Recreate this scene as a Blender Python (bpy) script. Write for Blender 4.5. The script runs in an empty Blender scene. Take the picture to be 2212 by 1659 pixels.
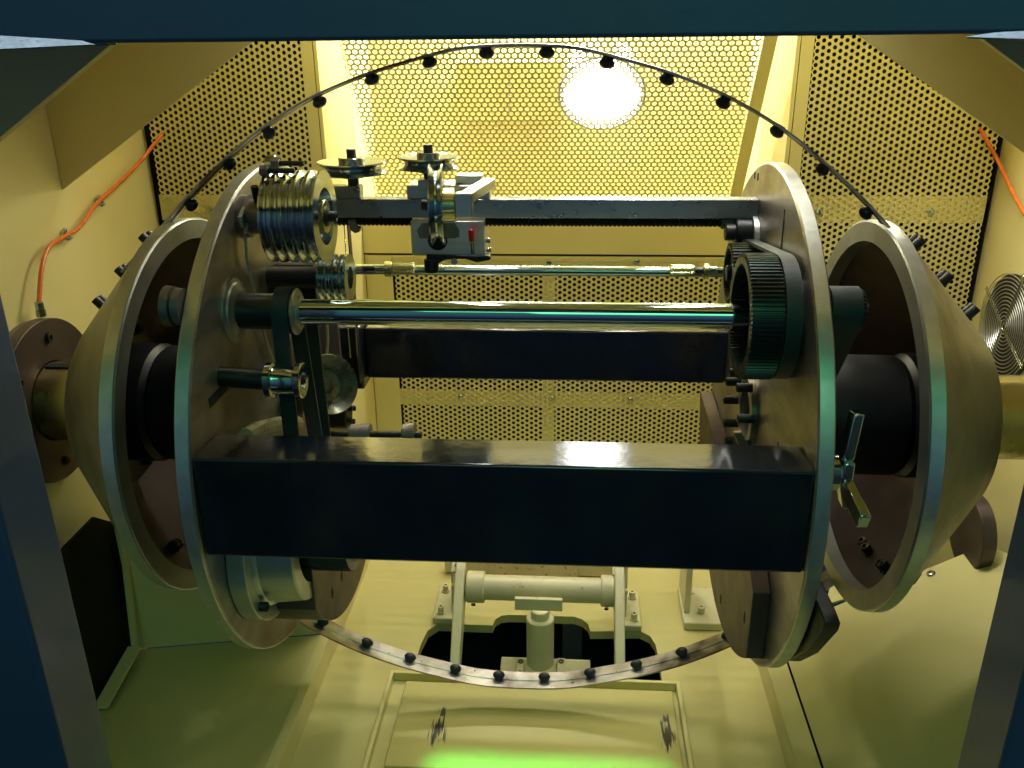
import bpy, bmesh, math, random
import numpy as np
from mathutils import Vector, Matrix
random.seed(7)
S = bpy.context.scene
COL = S.collection

# ------------------------------------------------------------------ camera
F = 2800.0 / 3264.0                      # focal length in picture widths
PITCH, YAW, ROLL = math.radians(21.92), math.radians(4.17), math.radians(-0.65)
cp, sp, cy_, sy_ = math.cos(PITCH), math.sin(PITCH), math.cos(YAW), math.sin(YAW)
FW = Vector((-sy_ * cp, cy_ * cp, -sp))
RT = Vector((cy_, sy_, 0)); UP = RT.cross(FW)
RT, UP = (math.cos(ROLL) * RT + math.sin(ROLL) * UP), (-math.sin(ROLL) * RT + math.cos(ROLL) * UP)
cam = bpy.data.cameras.new('camera'); cam.sensor_width = 36; cam.lens = 36 * F
cam.clip_start = 0.02; cam.clip_end = 60
co = bpy.data.objects.new('camera', cam); COL.objects.link(co)
m = Matrix((RT, UP, -FW)).transposed().to_4x4(); co.matrix_world = m
S.camera = co

# measured direction of a point of the photograph (2212 x 1659 units), used to survey real positions
def ray(u, v):
    return FW + RT * ((u - 1106) / (F * 2212)) - UP * ((v - 829.5) / (F * 2212))
def PX(x, u, v): d = ray(u, v); return d * (x / d.x)
def PY(y, u, v): d = ray(u, v); return d * (y / d.y)
def PZ(z, u, v): d = ray(u, v); return d * (z / d.z)
def SZ(px, P): return px * (Vector(P).dot(FW)) / (F * 2212)     # length of px units at point P

# ------------------------------------------------------------------ world, view, lamps
w = bpy.data.worlds.new("World"); S.world = w; w.use_nodes = True
wn, wl_ = w.node_tree.nodes, w.node_tree.links          # dim hall: tinted light from above, dark floor below
wt = wn.new('ShaderNodeTexCoord'); wsx = wn.new('ShaderNodeSeparateXYZ'); wl_.new(wt.outputs['Generated'], wsx.inputs[0])
wr = wn.new('ShaderNodeValToRGB'); wmr = wn.new('ShaderNodeMapRange'); wmr.inputs[1].default_value = -1; wl_.new(wsx.outputs[2], wmr.inputs[0]); wl_.new(wmr.outputs[0], wr.inputs[0])
wr.color_ramp.elements[0].position = .30; wr.color_ramp.elements[0].color = (.010, .014, .026, 1)
wr.color_ramp.elements[1].position = .78; wr.color_ramp.elements[1].color = (.055, .21, .11, 1)
e_ = wr.color_ramp.elements.new(.5); e_.color = (.045, .10, .17, 1)
wl_.new(wr.outputs[0], wn['Background'].inputs[0]); wn['Background'].inputs[1].default_value = 1.0
S.view_settings.view_transform = 'Standard'; S.view_settings.look = 'None'
S.view_settings.exposure = 0.0; S.view_settings.gamma = 1
S.cycles.max_bounces = 8; S.cycles.diffuse_bounces = 4; S.cycles.glossy_bounces = 4
S.cycles.use_denoising = True
S.cycles.sample_clamp_indirect = 4.0

def area(name, loc, target, sx, sy, power, color, spread=180):
    l = bpy.data.lights.new(name, 'AREA'); l.shape = 'RECTANGLE'; l.size = sx; l.size_y = sy
    l.energy = power; l.color = color; l.spread = math.radians(spread)
    o = bpy.data.objects.new(name, l); COL.objects.link(o); o.location = loc
    o.rotation_euler = (Vector(target) - Vector(loc)).to_track_quat('-Z', 'Y').to_euler()
    return o
# unseen lamps placed under the enclosure roof to light walls and floor
area('hidden_lamp', (-0.35, 2.38, 0.52), (-0.75, 2.3, -1.5), 0.9, 0.06, 5, (1.0, .98, 0.88), 100)
area('hidden_lamp', (0.42, 2.18, 0.50), (0.50, 2.15, -1.5), 0.7, 0.08, 5, (1.0, .98, 0.90), 90)
area('hidden_lamp', (0.92, 2.48, 0.04), (1.08, 1.75, -1.5), 0.45, 0.08, 4.2, (1.0, .98, 0.90), 120)  # extra lamp added to brighten the right sloping plate
# unseen area lights behind the camera, added for the hall's green-tinted light
area('hall_green_fill', (0.2, -1.6, 1.5), (-0.1, 2.0, -0.8), 2.4, 0.25, 5, (0.16, 1.0, 0.45))
area('flange_glint_lamp', (0.0, -0.8, 1.7), (0.0, 0.9, 0.1), 2.6, 0.06, 8, (.88, .92, 1.0))  # unseen lamp added to put a white glint on the corner flanges
area('hall_green_fill', (0.45, -0.60, 0.62), (0.25, 1.7, -0.9), 1.3, 0.7, 0.8, (0.20, 1.0, 0.45), 70)
_g = PZ(-1.8, 1185, 1668)
area('door_glass_light', (_g.x, _g.y - .5, -0.75), _g, 0.62, 0.05, .32, (0.16, 1.0, 0.30), 6)

# ------------------------------------------------------------------ materials
MATS = {}
def nodes(name):
    mt = bpy.data.materials.new(name); mt.use_nodes = True; MATS[name] = mt
    nt = mt.node_tree; return mt, nt, nt.nodes, nt.links, nt.nodes['Principled BSDF']
def mat(name, col, rough=.5, metal=0., var=.12, vscale=6., bump=0., bscale=60., stretch=(1, 1, 1),
        rvar=.1, coat=0., dirt=None, dscale=3., dlo=.55, dhi=.75, spec=.5):
    mt, nt, N, L, B = nodes(name)
    tc = N.new('ShaderNodeTexCoord'); mp = N.new('ShaderNodeMapping'); mp.inputs['Scale'].default_value = stretch
    L.new(tc.outputs['Object'], mp.inputs[0])
    n1 = N.new('ShaderNodeTexNoise'); n1.inputs['Scale'].default_value = vscale; n1.inputs['Detail'].default_value = 6
    L.new(mp.outputs[0], n1.inputs[0])
    cr = N.new('ShaderNodeValToRGB'); cr.color_ramp.elements[0].position = .3; cr.color_ramp.elements[1].position = .7
    c0 = [c * (1 - var) for c in col]; c1 = [min(1, c * (1 + var)) for c in col]
    cr.color_ramp.elements[0].color = (*c0, 1); cr.color_ramp.elements[1].color = (*c1, 1)
    L.new(n1.outputs[0], cr.inputs[0]); out = cr.outputs[0]
    if dirt:
        n3 = N.new('ShaderNodeTexNoise'); n3.inputs['Scale'].default_value = dscale; n3.inputs['Detail'].default_value = 8
        L.new(tc.outputs['Object'], n3.inputs[0])
        mr = N.new('ShaderNodeMapRange'); mr.inputs[1].default_value = dlo; mr.inputs[2].default_value = dhi
        L.new(n3.outputs[0], mr.inputs[0])
        mx = N.new('ShaderNodeMix'); mx.data_type = 'RGBA'; L.new(mr.outputs[0], mx.inputs['Factor'])
        L.new(out, mx.inputs[6]); mx.inputs[7].default_value = (*dirt, 1); out = mx.outputs[2]
    L.new(out, B.inputs['Base Color'])
    n2 = N.new('ShaderNodeTexNoise'); n2.inputs['Scale'].default_value = vscale * 3.1; n2.inputs['Detail'].default_value = 4
    L.new(mp.outputs[0], n2.inputs[0])
    mr2 = N.new('ShaderNodeMapRange'); mr2.inputs[3].default_value = max(.02, rough - rvar); mr2.inputs[4].default_value = min(1, rough + rvar)
    L.new(n2.outputs[0], mr2.inputs[0]); L.new(mr2.outputs[0], B.inputs['Roughness'])
    B.inputs['Metallic'].default_value = metal; B.inputs['Specular IOR Level'].default_value = spec
    B.inputs['Coat Weight'].default_value = coat; B.inputs['Coat Roughness'].default_value = .12
    if bump:
        nb = N.new('ShaderNodeTexNoise'); nb.inputs['Scale'].default_value = bscale; nb.inputs['Detail'].default_value = 3
        L.new(mp.outputs[0], nb.inputs[0])
        bp = N.new('ShaderNodeBump'); bp.inputs['Strength'].default_value = bump; bp.inputs['Distance'].default_value = .004
        L.new(nb.outputs[0], bp.inputs['Height']); L.new(bp.outputs[0], B.inputs['Normal'])
    return mt
def emit(name, col, s):
    mt, nt, N, L, B = nodes(name)
    B.inputs['Base Color'].default_value = (*col, 1); B.inputs['Emission Color'].default_value = (*col, 1)
    B.inputs['Emission Strength'].default_value = s; return mt

CREAM = mat('cream_paint', (.73, .64, .27), .34, bump=.12, bscale=38, var=.04, vscale=3, coat=.15)
CREAMW = mat('cream_wall_paint', (.75, .66, .28), .38, bump=.10, bscale=26, var=.05, vscale=2.2, dirt=(.42, .33, .10), dscale=60, dlo=.74, dhi=.78)
CREAMC = mat('cream_cast_iron', (.68, .63, .38), .38, bump=.25, bscale=70, var=.07, dirt=(.22, .17, .09), dscale=26, dlo=.66, dhi=.74)
PERF = mat('cream_powder_coat', (.69, .62, .25), .42, var=.03, vscale=2)
PANB = mat('tray_paint', (.61, .54, .22), .36, bump=.08, bscale=30, var=.05, vscale=2.5, coat=.1)
STEEL = mat('ground_steel_plate', (.37, .35, .31), .36, .85, var=.25, vscale=5, bump=.08, bscale=90, rvar=.14, stretch=(1, 1, 4), dirt=(.19, .145, .115), dscale=5, dlo=.42, dhi=.66)
EDGE = mat('turned_bright_edge', (.66, .68, .62), .36, .9, var=.1, vscale=30, rvar=.08, bump=.05, bscale=200)  # lighter steel for bands added on the rims to strengthen their reflections
PALE = mat('pale_turned_steel', (.56, .58, .50), .34, .8, var=.12, vscale=12, rvar=.08)
PANEL = mat('matt_black_panel', (.006, .006, .007), .6, spec=.2)
CAST = mat('cast_steel_shell', (.33, .31, .25), .46, .7, var=.2, vscale=5, bump=.2, bscale=50, rvar=.12, dirt=(.15, .125, .09), dscale=5, dlo=.45, dhi=.68)
RIM = mat('turned_rim_steel', (.27, .28, .25), .42, .75, var=.18, vscale=9, rvar=.1)
BRIGHT = mat('machined_bright_steel', (.48, .54, .55), .16, 1, var=.06, vscale=20, rvar=.05)
CHROME = mat('hard_chrome', (.46, .57, .60), .07, 1, var=.03, vscale=3, rvar=.02)
ALU = mat('milled_aluminium', (.62, .64, .63), .33, .9, var=.08, vscale=14, stretch=(.3, 1, 6), rvar=.08)
BARM = mat('scuffed_bar_steel', (.34, .37, .39), .30, .9, var=.14, vscale=9, rvar=.12, dirt=(.30, .32, .30), dscale=5, dlo=.55, dhi=.75)
BLACKP = mat('gloss_black_paint', (.008, .012, .020), .13, var=.3, vscale=8, bump=.16, bscale=30, rvar=.06, coat=.35, dirt=(.028, .024, .018), dscale=5, dlo=.5, dhi=.75)
BLACKM = mat('blackened_steel', (.014, .015, .017), .42, .25, var=.3, vscale=12)
OXIDE = mat('brown_oxide_steel', (.085, .062, .055), .45, .55, var=.35, vscale=5, rvar=.12, dirt=(.16, .12, .10), dscale=4)
GREYST = mat('dull_grey_steel', (.20, .18, .17), .45, .7, var=.2, vscale=6)
RUBBER = mat('dark_rubber_belt', (.018, .030, .032), .52, var=.2, vscale=25, bump=.1, bscale=150)
GEARM = mat('phosphated_gear', (.05, .06, .06), .34, .8, var=.2, vscale=10)
BLUE = mat('blue_machine_paint', (.028, .052, .115), .5, var=.10, vscale=3, bump=.14, bscale=45, rvar=.06, coat=.25)
BLUEG = mat('pale_glint_chamfer', (.30, .33, .42), .22, .6, var=.2, vscale=8, bump=.12, bscale=120)  # pale base colour stands in for a lamp reflection on the blue paint
ORANGE = mat('orange_air_tube', (.72, .16, .03), .25, var=.1, vscale=30, coat=.4)
RED = mat('red_rubber_cap', (.50, .015, .015), .35, var=.08, vscale=30)
BRASS = mat('yellow_zinc', (.60, .60, .30), .25, 1, var=.1, vscale=20)
CORD = mat('pale_cord', (.42, .42, .34), .8, var=.2, vscale=60)
LINER = mat('dark_brown_liner', (.04, .025, .024), .5, .5, var=.4, vscale=5, dirt=(.11, .07, .05), dscale=7, dlo=.5, dhi=.7)
DISHM = mat('dull_dish_steel', (.20, .22, .17), .28, .9, var=.15, vscale=12)
DARK = mat('painted_shade', (.010, .009, .006), .9, var=.3)  # near-black colour stands in for the shade inside gaps, bores and holes
EYE = mat('black_ceramic', (.022, .022, .026), .38, var=.2, vscale=40)
DIRTY = mat('sooty_bow_steel', (.52, .48, .48), .34, .85, var=.35, vscale=12, rvar=.15, dirt=(.10, .08, .075), dscale=9, dlo=.48, dhi=.68)
BOXIN = mat('white_lamp_box', (.82, .76, .44), .5, var=.03)
LENS = emit('lamp_lens', (1, .99, .95), 9)
TUBEL = emit('screen_backlight', (.99, 1, .86), 330)

# scuffed tray paint: two smeared black skid marks
def scuff(mt, spots):
    nt = mt.node_tree; N, L = nt.nodes, nt.links; B = N['Principled BSDF']
    src = B.inputs['Base Color'].links[0].from_socket
    tc = N.new('ShaderNodeTexCoord'); tot = None
    nz = N.new('ShaderNodeTexNoise'); nz.inputs['Scale'].default_value = 26; nz.inputs['Detail'].default_value = 7
    mp = N.new('ShaderNodeMapping'); mp.inputs['Scale'].default_value = (6.5, .45, 1)
    L.new(tc.outputs['Object'], mp.inputs[0]); L.new(mp.outputs[0], nz.inputs[0])
    for (x, y, hx, hy, k) in spots:
        m1 = N.new('ShaderNodeMapping'); m1.inputs['Location'].default_value = (-x / hx, -y / hy, 0); m1.inputs['Scale'].default_value = (1 / hx, 1 / hy, 0)
        L.new(tc.outputs['Object'], m1.inputs[0])
        g = N.new('ShaderNodeVectorMath'); g.operation = 'LENGTH'; L.new(m1.outputs[0], g.inputs[0])
        s = N.new('ShaderNodeMapRange'); s.inputs[1].default_value = 1.05; s.inputs[2].default_value = .1; s.inputs[4].default_value = k
        L.new(g.outputs['Value'], s.inputs[0])
        if tot is None: tot = s.outputs[0]
        else:
            a = N.new('ShaderNodeMath'); a.operation = 'MAXIMUM'; L.new(tot, a.inputs[0]); L.new(s.outputs[0], a.inputs[1]); tot = a.outputs[0]
    k_ = N.new('ShaderNodeMath'); k_.operation = 'MULTIPLY_ADD'; L.new(nz.outputs[0], k_.inputs[0]); k_.inputs[1].default_value = 2.0; k_.inputs[2].default_value = -1.0
    a = N.new('ShaderNodeMath'); a.operation = 'ADD'; L.new(tot, a.inputs[0]); L.new(k_.outputs[0], a.inputs[1])
    r = N.new('ShaderNodeMapRange'); r.inputs[1].default_value = .52; r.inputs[2].default_value = .66; L.new(a.outputs[0], r.inputs[0])
    mx = N.new('ShaderNodeMix'); mx.data_type = 'RGBA'; L.new(r.outputs[0], mx.inputs['Factor']); L.new(src, mx.inputs[6])
    mx.inputs[7].default_value = (.02, .018, .02, 1); L.new(mx.outputs[2], B.inputs['Base Color'])

# ------------------------------------------------------------------ mesh helpers
class MB:
    def __init__(s): s.v = []; s.f = []
    def add(s, vs, fs):
        o = len(s.v); s.v += [tuple(p) for p in vs]; s.f += [tuple(i + o for i in f) for f in fs]; return s
    def box(s, a, b):
        x0, y0, z0 = [min(i, j) for i, j in zip(a, b)]; x1, y1, z1 = [max(i, j) for i, j in zip(a, b)]
        return s.add([(x0, y0, z0), (x1, y0, z0), (x1, y1, z0), (x0, y1, z0), (x0, y0, z1), (x1, y0, z1), (x1, y1, z1), (x0, y1, z1)],
                     [(0, 3, 2, 1), (4, 5, 6, 7), (0, 1, 5, 4), (1, 2, 6, 5), (2, 3, 7, 6), (3, 0, 4, 7)])
    def obox(s, c, u, v, w_):                       # oriented box by centre and half-axis vectors
        c, u, v, w_ = map(Vector, (c, u, v, w_)); P = []
        for k in (-1, 1):
            for a, b in ((-1, -1), (1, -1), (1, 1), (-1, 1)): P.append(c + u * a + v * b + w_ * k)
        return s.add(P, [(0, 3, 2, 1), (4, 5, 6, 7), (0, 1, 5, 4), (1, 2, 6, 5), (2, 3, 7, 6), (3, 0, 4, 7)])
    def lathe(s, o, ax, prof, n=48, teeth=0, depth=0, loop=False):
        o = Vector(o); ax = Vector(ax).normalized()
        t1 = ax.orthogonal().normalized() if abs(ax.x) < .9 else Vector((0, 0, 1)); t1 = (t1 - ax * t1.dot(ax)).normalized(); t2 = ax.cross(t1)
        if teeth: n = teeth * 4
        V = []; 
        for (t, r) in prof:
            for k in range(n):
                a = 2 * math.pi * k / n; rr = max(r, 1e-5)
                if teeth and r > 0 and (k % 4) in (0, 3): rr = r - depth
                V.append(o + ax * t + (t1 * math.cos(a) + t2 * math.sin(a)) * rr)
        Fc = []; m_ = len(prof); rng = range(m_ if loop else m_ - 1)
        for i in rng:
            j = (i + 1) % m_
            for k in range(n):
                k2 = (k + 1) % n; Fc.append((i * n + k, i * n + k2, j * n + k2, j * n + k))
        if not loop: Fc.append(tuple(range(n - 1, -1, -1))); Fc.append(tuple((m_ - 1) * n + k for k in range(n)))
        return s.add(V, Fc)
    def cyl(s, a, b, r, n=24, r2=None, bev=0):
        a, b = Vector(a), Vector(b); L_ = (b - a).length; r2 = r if r2 is None else r2
        if bev: pr = [(0, r - bev), (bev, r), (L_ - bev, r2), (L_, r2 - bev)]
        else: pr = [(0, r), (L_, r2)]
        return s.lathe(a, b - a, pr, n)
    def ring(s, o, ax, r0, r1, t0, t1, n=64):       # solid ring
        return s.lathe(o, ax, [(t0, r0), (t0, r1), (t1, r1), (t1, r0)], n, loop=True)
    def tube(s, pts, r, n=10):
        pts = [Vector(p) for p in pts]; V = []; up = None
        for i, p in enumerate(pts):
            d = (pts[min(i + 1, len(pts) - 1)] - pts[max(i - 1, 0)]).normalized()
            if up is None: up = d.orthogonal().normalized()
            up = (up - d * up.dot(d)).normalized(); q = d.cross(up)
            for k in range(n):
                a = 2 * math.pi * k / n; V.append(p + (up * math.cos(a) + q * math.sin(a)) * r)
        Fc = [(i * n + k, i * n + (k + 1) % n, (i + 1) * n + (k + 1) % n, (i + 1) * n + k) for i in range(len(pts) - 1) for k in range(n)]
        Fc.append(tuple(range(n - 1, -1, -1))); Fc.append(tuple((len(pts) - 1) * n + k for k in range(n)))
        return s.add(V, Fc)
    def prism(s, poly, off):                         # polygon of 3-D points extruded by a vector
        n = len(poly); off = Vector(off); P = [Vector(p) for p in poly]
        return s.add(P + [p + off for p in P], [tuple(range(n)), tuple(range(2 * n - 1, n - 1, -1))] + [(i, i + n, (i + 1) % n + n, (i + 1) % n) for i in range(n)])
    def ball(s, c, r, n=14, sc=(1, 1, 1)):
        c = Vector(c); V = []; Fc = []; h = n // 2
        for i in range(1, h):
            for k in range(n):
                th = math.pi * i / h; a = 2 * math.pi * k / n
                V.append(c + Vector((r * math.sin(th) * math.cos(a) * sc[0], r * math.sin(th) * math.sin(a) * sc[1], r * math.cos(th) * sc[2])))
        V += [c + Vector((0, 0, r * sc[2])), c - Vector((0, 0, r * sc[2]))]; a_ = len(V) - 2
        for i in range(h - 2):
            for k in range(n): Fc.append((i * n + k, (i + 1) * n + k, (i + 1) * n + (k + 1) % n, i * n + (k + 1) % n))
        for k in range(n):
            Fc.append((a_, k, (k + 1) % n)); Fc.append((a_ + 1, (h - 2) * n + (k + 1) % n, (h - 2) * n + k))
        return s.add(V, Fc)
    def build(s, name, mt, parent=None, bevel=0, smooth=35, fix=True):
        me = bpy.data.meshes.new(name); me.from_pydata(s.v, [], s.f); me.materials.append(mt)
        if fix:
            b = bmesh.new(); b.from_mesh(me); bmesh.ops.recalc_face_normals(b, faces=b.faces); b.to_mesh(me); b.free()
        if smooth:
            me.polygons.foreach_set('use_smooth', [True] * len(me.polygons)); me.set_sharp_from_angle(angle=math.radians(smooth))
        o = bpy.data.objects.new(name, me); COL.objects.link(o)
        if parent: o.parent = parent; o.matrix_parent_inverse = parent.matrix_world.inverted() if False else Matrix.Translation(-parent.location)
        if bevel:
            md = o.modifiers.new('bevel', 'BEVEL'); md.width = bevel; md.segments = 2; md.limit_method = 'ANGLE'; md.angle_limit = math.radians(50)
        return o
def thing(name, label, cat, loc=(0, 0, 0), group=None):
    o = bpy.data.objects.new(name, None); COL.objects.link(o); o.location = loc
    o.empty_display_size = .02; o['label'] = label; o['category'] = cat
    if group: o['group'] = group
    return o
def struct(o): o['kind'] = 'structure'; return o
def tag(o, label, cat, group=None):
    o['label'] = label; o['category'] = cat
    if group: o['group'] = group
    return o
def copies(o, parent, mats):                         # repeated parts sharing one mesh
    for M_ in mats:
        c = o.copy(); COL.objects.link(c); c.parent = parent; c.matrix_parent_inverse = o.matrix_parent_inverse.copy(); c.matrix_basis = M_
def pieces(name, mt, parent, mb, places, **k):       # first piece plus copies at places (Matrix list), mesh modelled round the origin
    o = mb.build(name, mt, parent, **k); o.matrix_basis = places[0]; copies(o, parent, places[1:]); return o
T = Matrix.Translation
def frame_to(P, ax):                                 # matrix placing local +Z along ax at P
    return T(Vector(P)) @ Vector(ax).to_track_quat('Z', 'Y').to_matrix().to_4x4()
def bolt(r=.012, h=.02, hexa=True):                  # screw with washer standing on z = 0
    b = MB(); b.lathe((0, 0, 0), (0, 0, 1), [(-.002, r * 1.25), (.002, r * 1.25)], 20)
    b.lathe((0, 0, .002), (0, 0, 1), [(0, r * .95), (h * .2, r), (h - .001, r), (h, r * .88), (h, r * .5), (h * .6, r * .45)], 6 if not hexa else 18)
    return b
def screw(r=.011):
    b = MB(); b.lathe((0, 0, 0), (0, 0, 1), [(-.001, r), (.002, r), (.0055, r * .75), (.0065, r * .35), (.004, r * .3)], 16); return b

# ------------------------------------------------------------------ perforated sheet
def perf(name, mt, parent, O, U, V, poly, pitch, hole, vertical=True, th=.0025, keep=None):
    O, U, V = Vector(O), Vector(U).normalized(), Vector(V).normalized(); Nn = U.cross(V).normalized()
    if Nn.dot(-O) < 0: Nn = -Nn
    P = np.array(poly); lo, hi = P.min(0), P.max(0)
    def inside(a, b):
        n = len(P); s = None
        for i in range(n):
            x0, y0 = P[i]; x1, y1 = P[(i + 1) % n]; c = (x1 - x0) * (b - y0) - (y1 - y0) * (a - x0)
            if s is None: s = c > 0
            elif (c > 0) != s: return False
        return True
    R = pitch / math.sqrt(3); h = pitch * math.sqrt(3) / 2
    outer = []
    for k in range(12):
        a = math.pi / 6 * k + (0 if vertical else math.pi / 6); outer.append((math.cos(a) * (R if k % 2 == 0 else R * math.cos(math.pi / 6)), math.sin(a) * (R if k % 2 == 0 else R * math.cos(math.pi / 6))))
    inner = []
    for k in range(12):
        a = math.pi / 6 * k + (0 if vertical else math.pi / 6); inner.append((math.cos(a) * hole / 2, math.sin(a) * hole / 2))
    cells = []
    if vertical:
        i = 0; a = lo[0]
        while a <= hi[0]:
            b = lo[1] + (pitch / 2 if i % 2 else 0)
            while b <= hi[1]:
                if inside(a, b) and (keep is None or keep(a, b)): cells.append((a, b))
                b += pitch
            a += h; i += 1
    else:
        i = 0; b = lo[1]
        while b <= hi[1]:
            a = lo[0] + (pitch / 2 if i % 2 else 0)
            while a <= hi[0]:
                if inside(a, b): cells.append((a, b))
                a += pitch
            b += h; i += 1
    C_ = np.array(cells); ou = np.array(outer); inn = np.array(inner)
    loc = np.concatenate([ou, inn, inn]); dep = np.array([0] * 24 + [-th] * 12)
    ab = C_[:, None, :] + loc[None]; o, u, v, n_ = map(np.array, (O, U, V, Nn))
    pts = o + ab[..., :1] * u + ab[..., 1:2] * v + dep[None, :, None] * n_
    fs = []
    for k in range(12):
        k2 = (k + 1) % 12; fs.append((k, k2, 12 + k2, 12 + k)); fs.append((12 + k, 12 + k2, 24 + k2, 24 + k))
    fs = np.array(fs); allf = (fs[None] + (np.arange(len(cells)) * 36)[:, None, None]).reshape(-1, 4)
    me = bpy.data.meshes.new(name); me.from_pydata(pts.reshape(-1, 3).tolist(), [], allf.tolist()); me.materials.append(mt)
    ob = bpy.data.objects.new(name, me); COL.objects.link(ob)
    if parent: ob.parent = parent
    return ob

AY, AZ = 2.0, -.872            # rotor axis
AX = Vector((1, 0, 0))
XL, XR = -.707, .437           # inner faces of the two cradle discs
YB, YA = 2.8, 3.2              # front rear wall, alcove rear wall
WL, WR = -1.376, 1.285         # side walls
FL = -1.82                     # channel floor
CL, CR = -.785, .640           # alcove / channel sides

# ================================================================== SETTING
b = MB(); b.box((WL - .03, .95, FL - .05), (WL, YB + .2, .55)); struct(b.build('wall_left', CREAMW, smooth=0))
b = MB(); b.box((WR, 1.02, FL - .05), (WR + .03, YB + .2, .55)); struct(b.build('wall_right', CREAMW, smooth=0))
b = MB(); b.box((WL, .95, .55), (WR, YA + .3, .58)); struct(b.build('ceiling', CREAM, smooth=0))
# rear wall pieces: alcove sides, header, lower parts
b = MB()
b.box((CL - .012, YB, FL), (CL, YA, .50)); b.box((CR, YB, FL), (CR + .012, YA, .50))
b.box((CL - .06, YB - .004, FL), (CL - .012, YB + .02, -1.12)); 
b.box((WL, YB - .003, FL), (CL - .06, YB + .02, -1.12)); b.box((CR + .012, YB - .003, FL), (WR, YB + .02, -1.12))
b.box((CL, YA, -.772), (CR, YA + .02, -.60)); b.box((CL, YA, FL), (CR, YA + .02, -1.62))
b.box((CL, YA, -1.62), (CL + .008, YA + .02, -.772)); b.box((CR - .03, YA, -1.62), (CR, YA + .02, -.772))
struct(b.build('rear_wall', CREAMW, bevel=.002, smooth=0))
# near-black boards put in as the unlit space behind the perforated doors
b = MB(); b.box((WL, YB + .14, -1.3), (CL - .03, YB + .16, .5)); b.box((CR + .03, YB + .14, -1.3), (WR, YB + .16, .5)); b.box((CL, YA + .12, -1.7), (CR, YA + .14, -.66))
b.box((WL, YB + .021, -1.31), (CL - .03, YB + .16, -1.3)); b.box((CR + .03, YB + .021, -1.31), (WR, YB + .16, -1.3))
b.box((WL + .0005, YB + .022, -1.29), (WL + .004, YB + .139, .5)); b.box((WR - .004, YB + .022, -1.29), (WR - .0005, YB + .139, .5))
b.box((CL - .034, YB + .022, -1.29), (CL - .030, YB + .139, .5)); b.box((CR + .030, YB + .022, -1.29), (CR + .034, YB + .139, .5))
struct(b.build('dark_backing', DARK, smooth=0))
# lamp box above and behind the sloping screen
b = MB(); b.box((CL, YA + .30, -.61), (CR, YA + .32, .55)); b.box((CL - .012, YA + .0005, -.61), (CL, YA + .3, .5)); b.box((CR, YA + .0005, -.61), (CR + .012, YA + .3, .5)); b.box((CL, YA + .0205, -.63), (CR, YA + .3, -.605))
struct(b.build('lamp_box', BOXIN, smooth=0))

# channel floor with the lift opening
hole = [(900, 1420), (910, 1390), (924, 1362), (947, 1347), (1064, 1351), (1070, 1338), (1083, 1330), (1100, 1328), (1240, 1332), (1258, 1338), (1271, 1349), (1275, 1364), (1382, 1363), (1404, 1374), (1416, 1392), (1426, 1437), (1430, 1475), (888, 1462)]
hp = [PZ(FL, *p) for p in hole]
def floor_with_hole(name, outer, inner, z, mt, th=.02):
    bmx = bmesh.new(); ed = []
    for loop in (outer, inner):
        vs = [bmx.verts.new((p[0], p[1], z)) for p in loop]
        for i in range(len(vs)): ed.append(bmx.edges.new((vs[i], vs[(i + 1) % len(vs)])))
    bmesh.ops.triangle_fill(bmx, use_beauty=True, use_dissolve=False, edges=ed)
    vi = [v for v in bmx.verts]
    n = len(inner); o = len(outer); bmx.verts.ensure_lookup_table()
    low = [bmx.verts.new((p[0], p[1], z - th)) for p in inner]
    bmx.verts.ensure_lookup_table()
    for i in range(n):
        bmx.faces.new((bmx.verts[o + i], bmx.verts[o + (i + 1) % n], low[(i + 1) % n], low[i]))
    bmesh.ops.recalc_face_normals(bmx, faces=bmx.faces)
    me = bpy.data.meshes.new(name); bmx.to_mesh(me); bmx.free(); me.materials.append(mt)
    ob = bpy.data.objects.new(name, me); COL.objects.link(ob); return ob
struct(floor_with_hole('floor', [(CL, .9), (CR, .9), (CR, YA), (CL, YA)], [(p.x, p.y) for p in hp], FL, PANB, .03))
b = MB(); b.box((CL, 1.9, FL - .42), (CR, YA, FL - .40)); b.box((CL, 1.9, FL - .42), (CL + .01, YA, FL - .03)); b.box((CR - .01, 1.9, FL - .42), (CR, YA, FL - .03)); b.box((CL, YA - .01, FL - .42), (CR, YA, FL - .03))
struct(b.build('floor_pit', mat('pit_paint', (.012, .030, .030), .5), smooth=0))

# side floor plates
zs = -1.74
b = MB()      # left: level plate, lip along the channel
yl0, yl1 = PZ(zs, 300, 1402), PZ(zs, 690, 1370)
b.prism([(yl0.x, yl0.y, zs), (CL + .02, yl1.y, zs), (CL + .02, .9, zs), (yl0.x, .9, zs)], (0, 0, -.012))
b.box((CL + .0085, .9, FL + .001), (CL + .02, yl1.y, zs - .0125))
struct(b.build('left_floor_plate', PANB, bevel=.003, smooth=0))
b = MB(); b.box((CL + .02, .9, zs - .004), (CL + .05, YA - .3, zs + .004)); b.box((CL + .042, .9, FL + .0005), (CL + .05, YA - .3, zs - .0045))
struct(b.build('left_channel_lip', CREAM, bevel=.002, smooth=0))
b = MB(); b.box((CR - .055, .9, zs - .004), (CR + .006, YA - .3, zs + .004)); b.box((CR - .055, .9, FL + .0005), (CR - .047, YA - .3, zs - .0045))
struct(b.build('right_channel_lip', CREAM, bevel=.002, smooth=0))
b = MB(); b.box((CR + .0065, .9, zs - .06), (.660, YA - .3, zs - .02)); struct(b.build('seam_shade_strip', DARK, smooth=0))  # dark strip put into the seam as its shade
def zr(x): return -1.735 + .575 * (x - .655)
b = MB(); yf0, yf1 = 2.3, 2.3; xa, xb = .6515, 1.222
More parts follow.
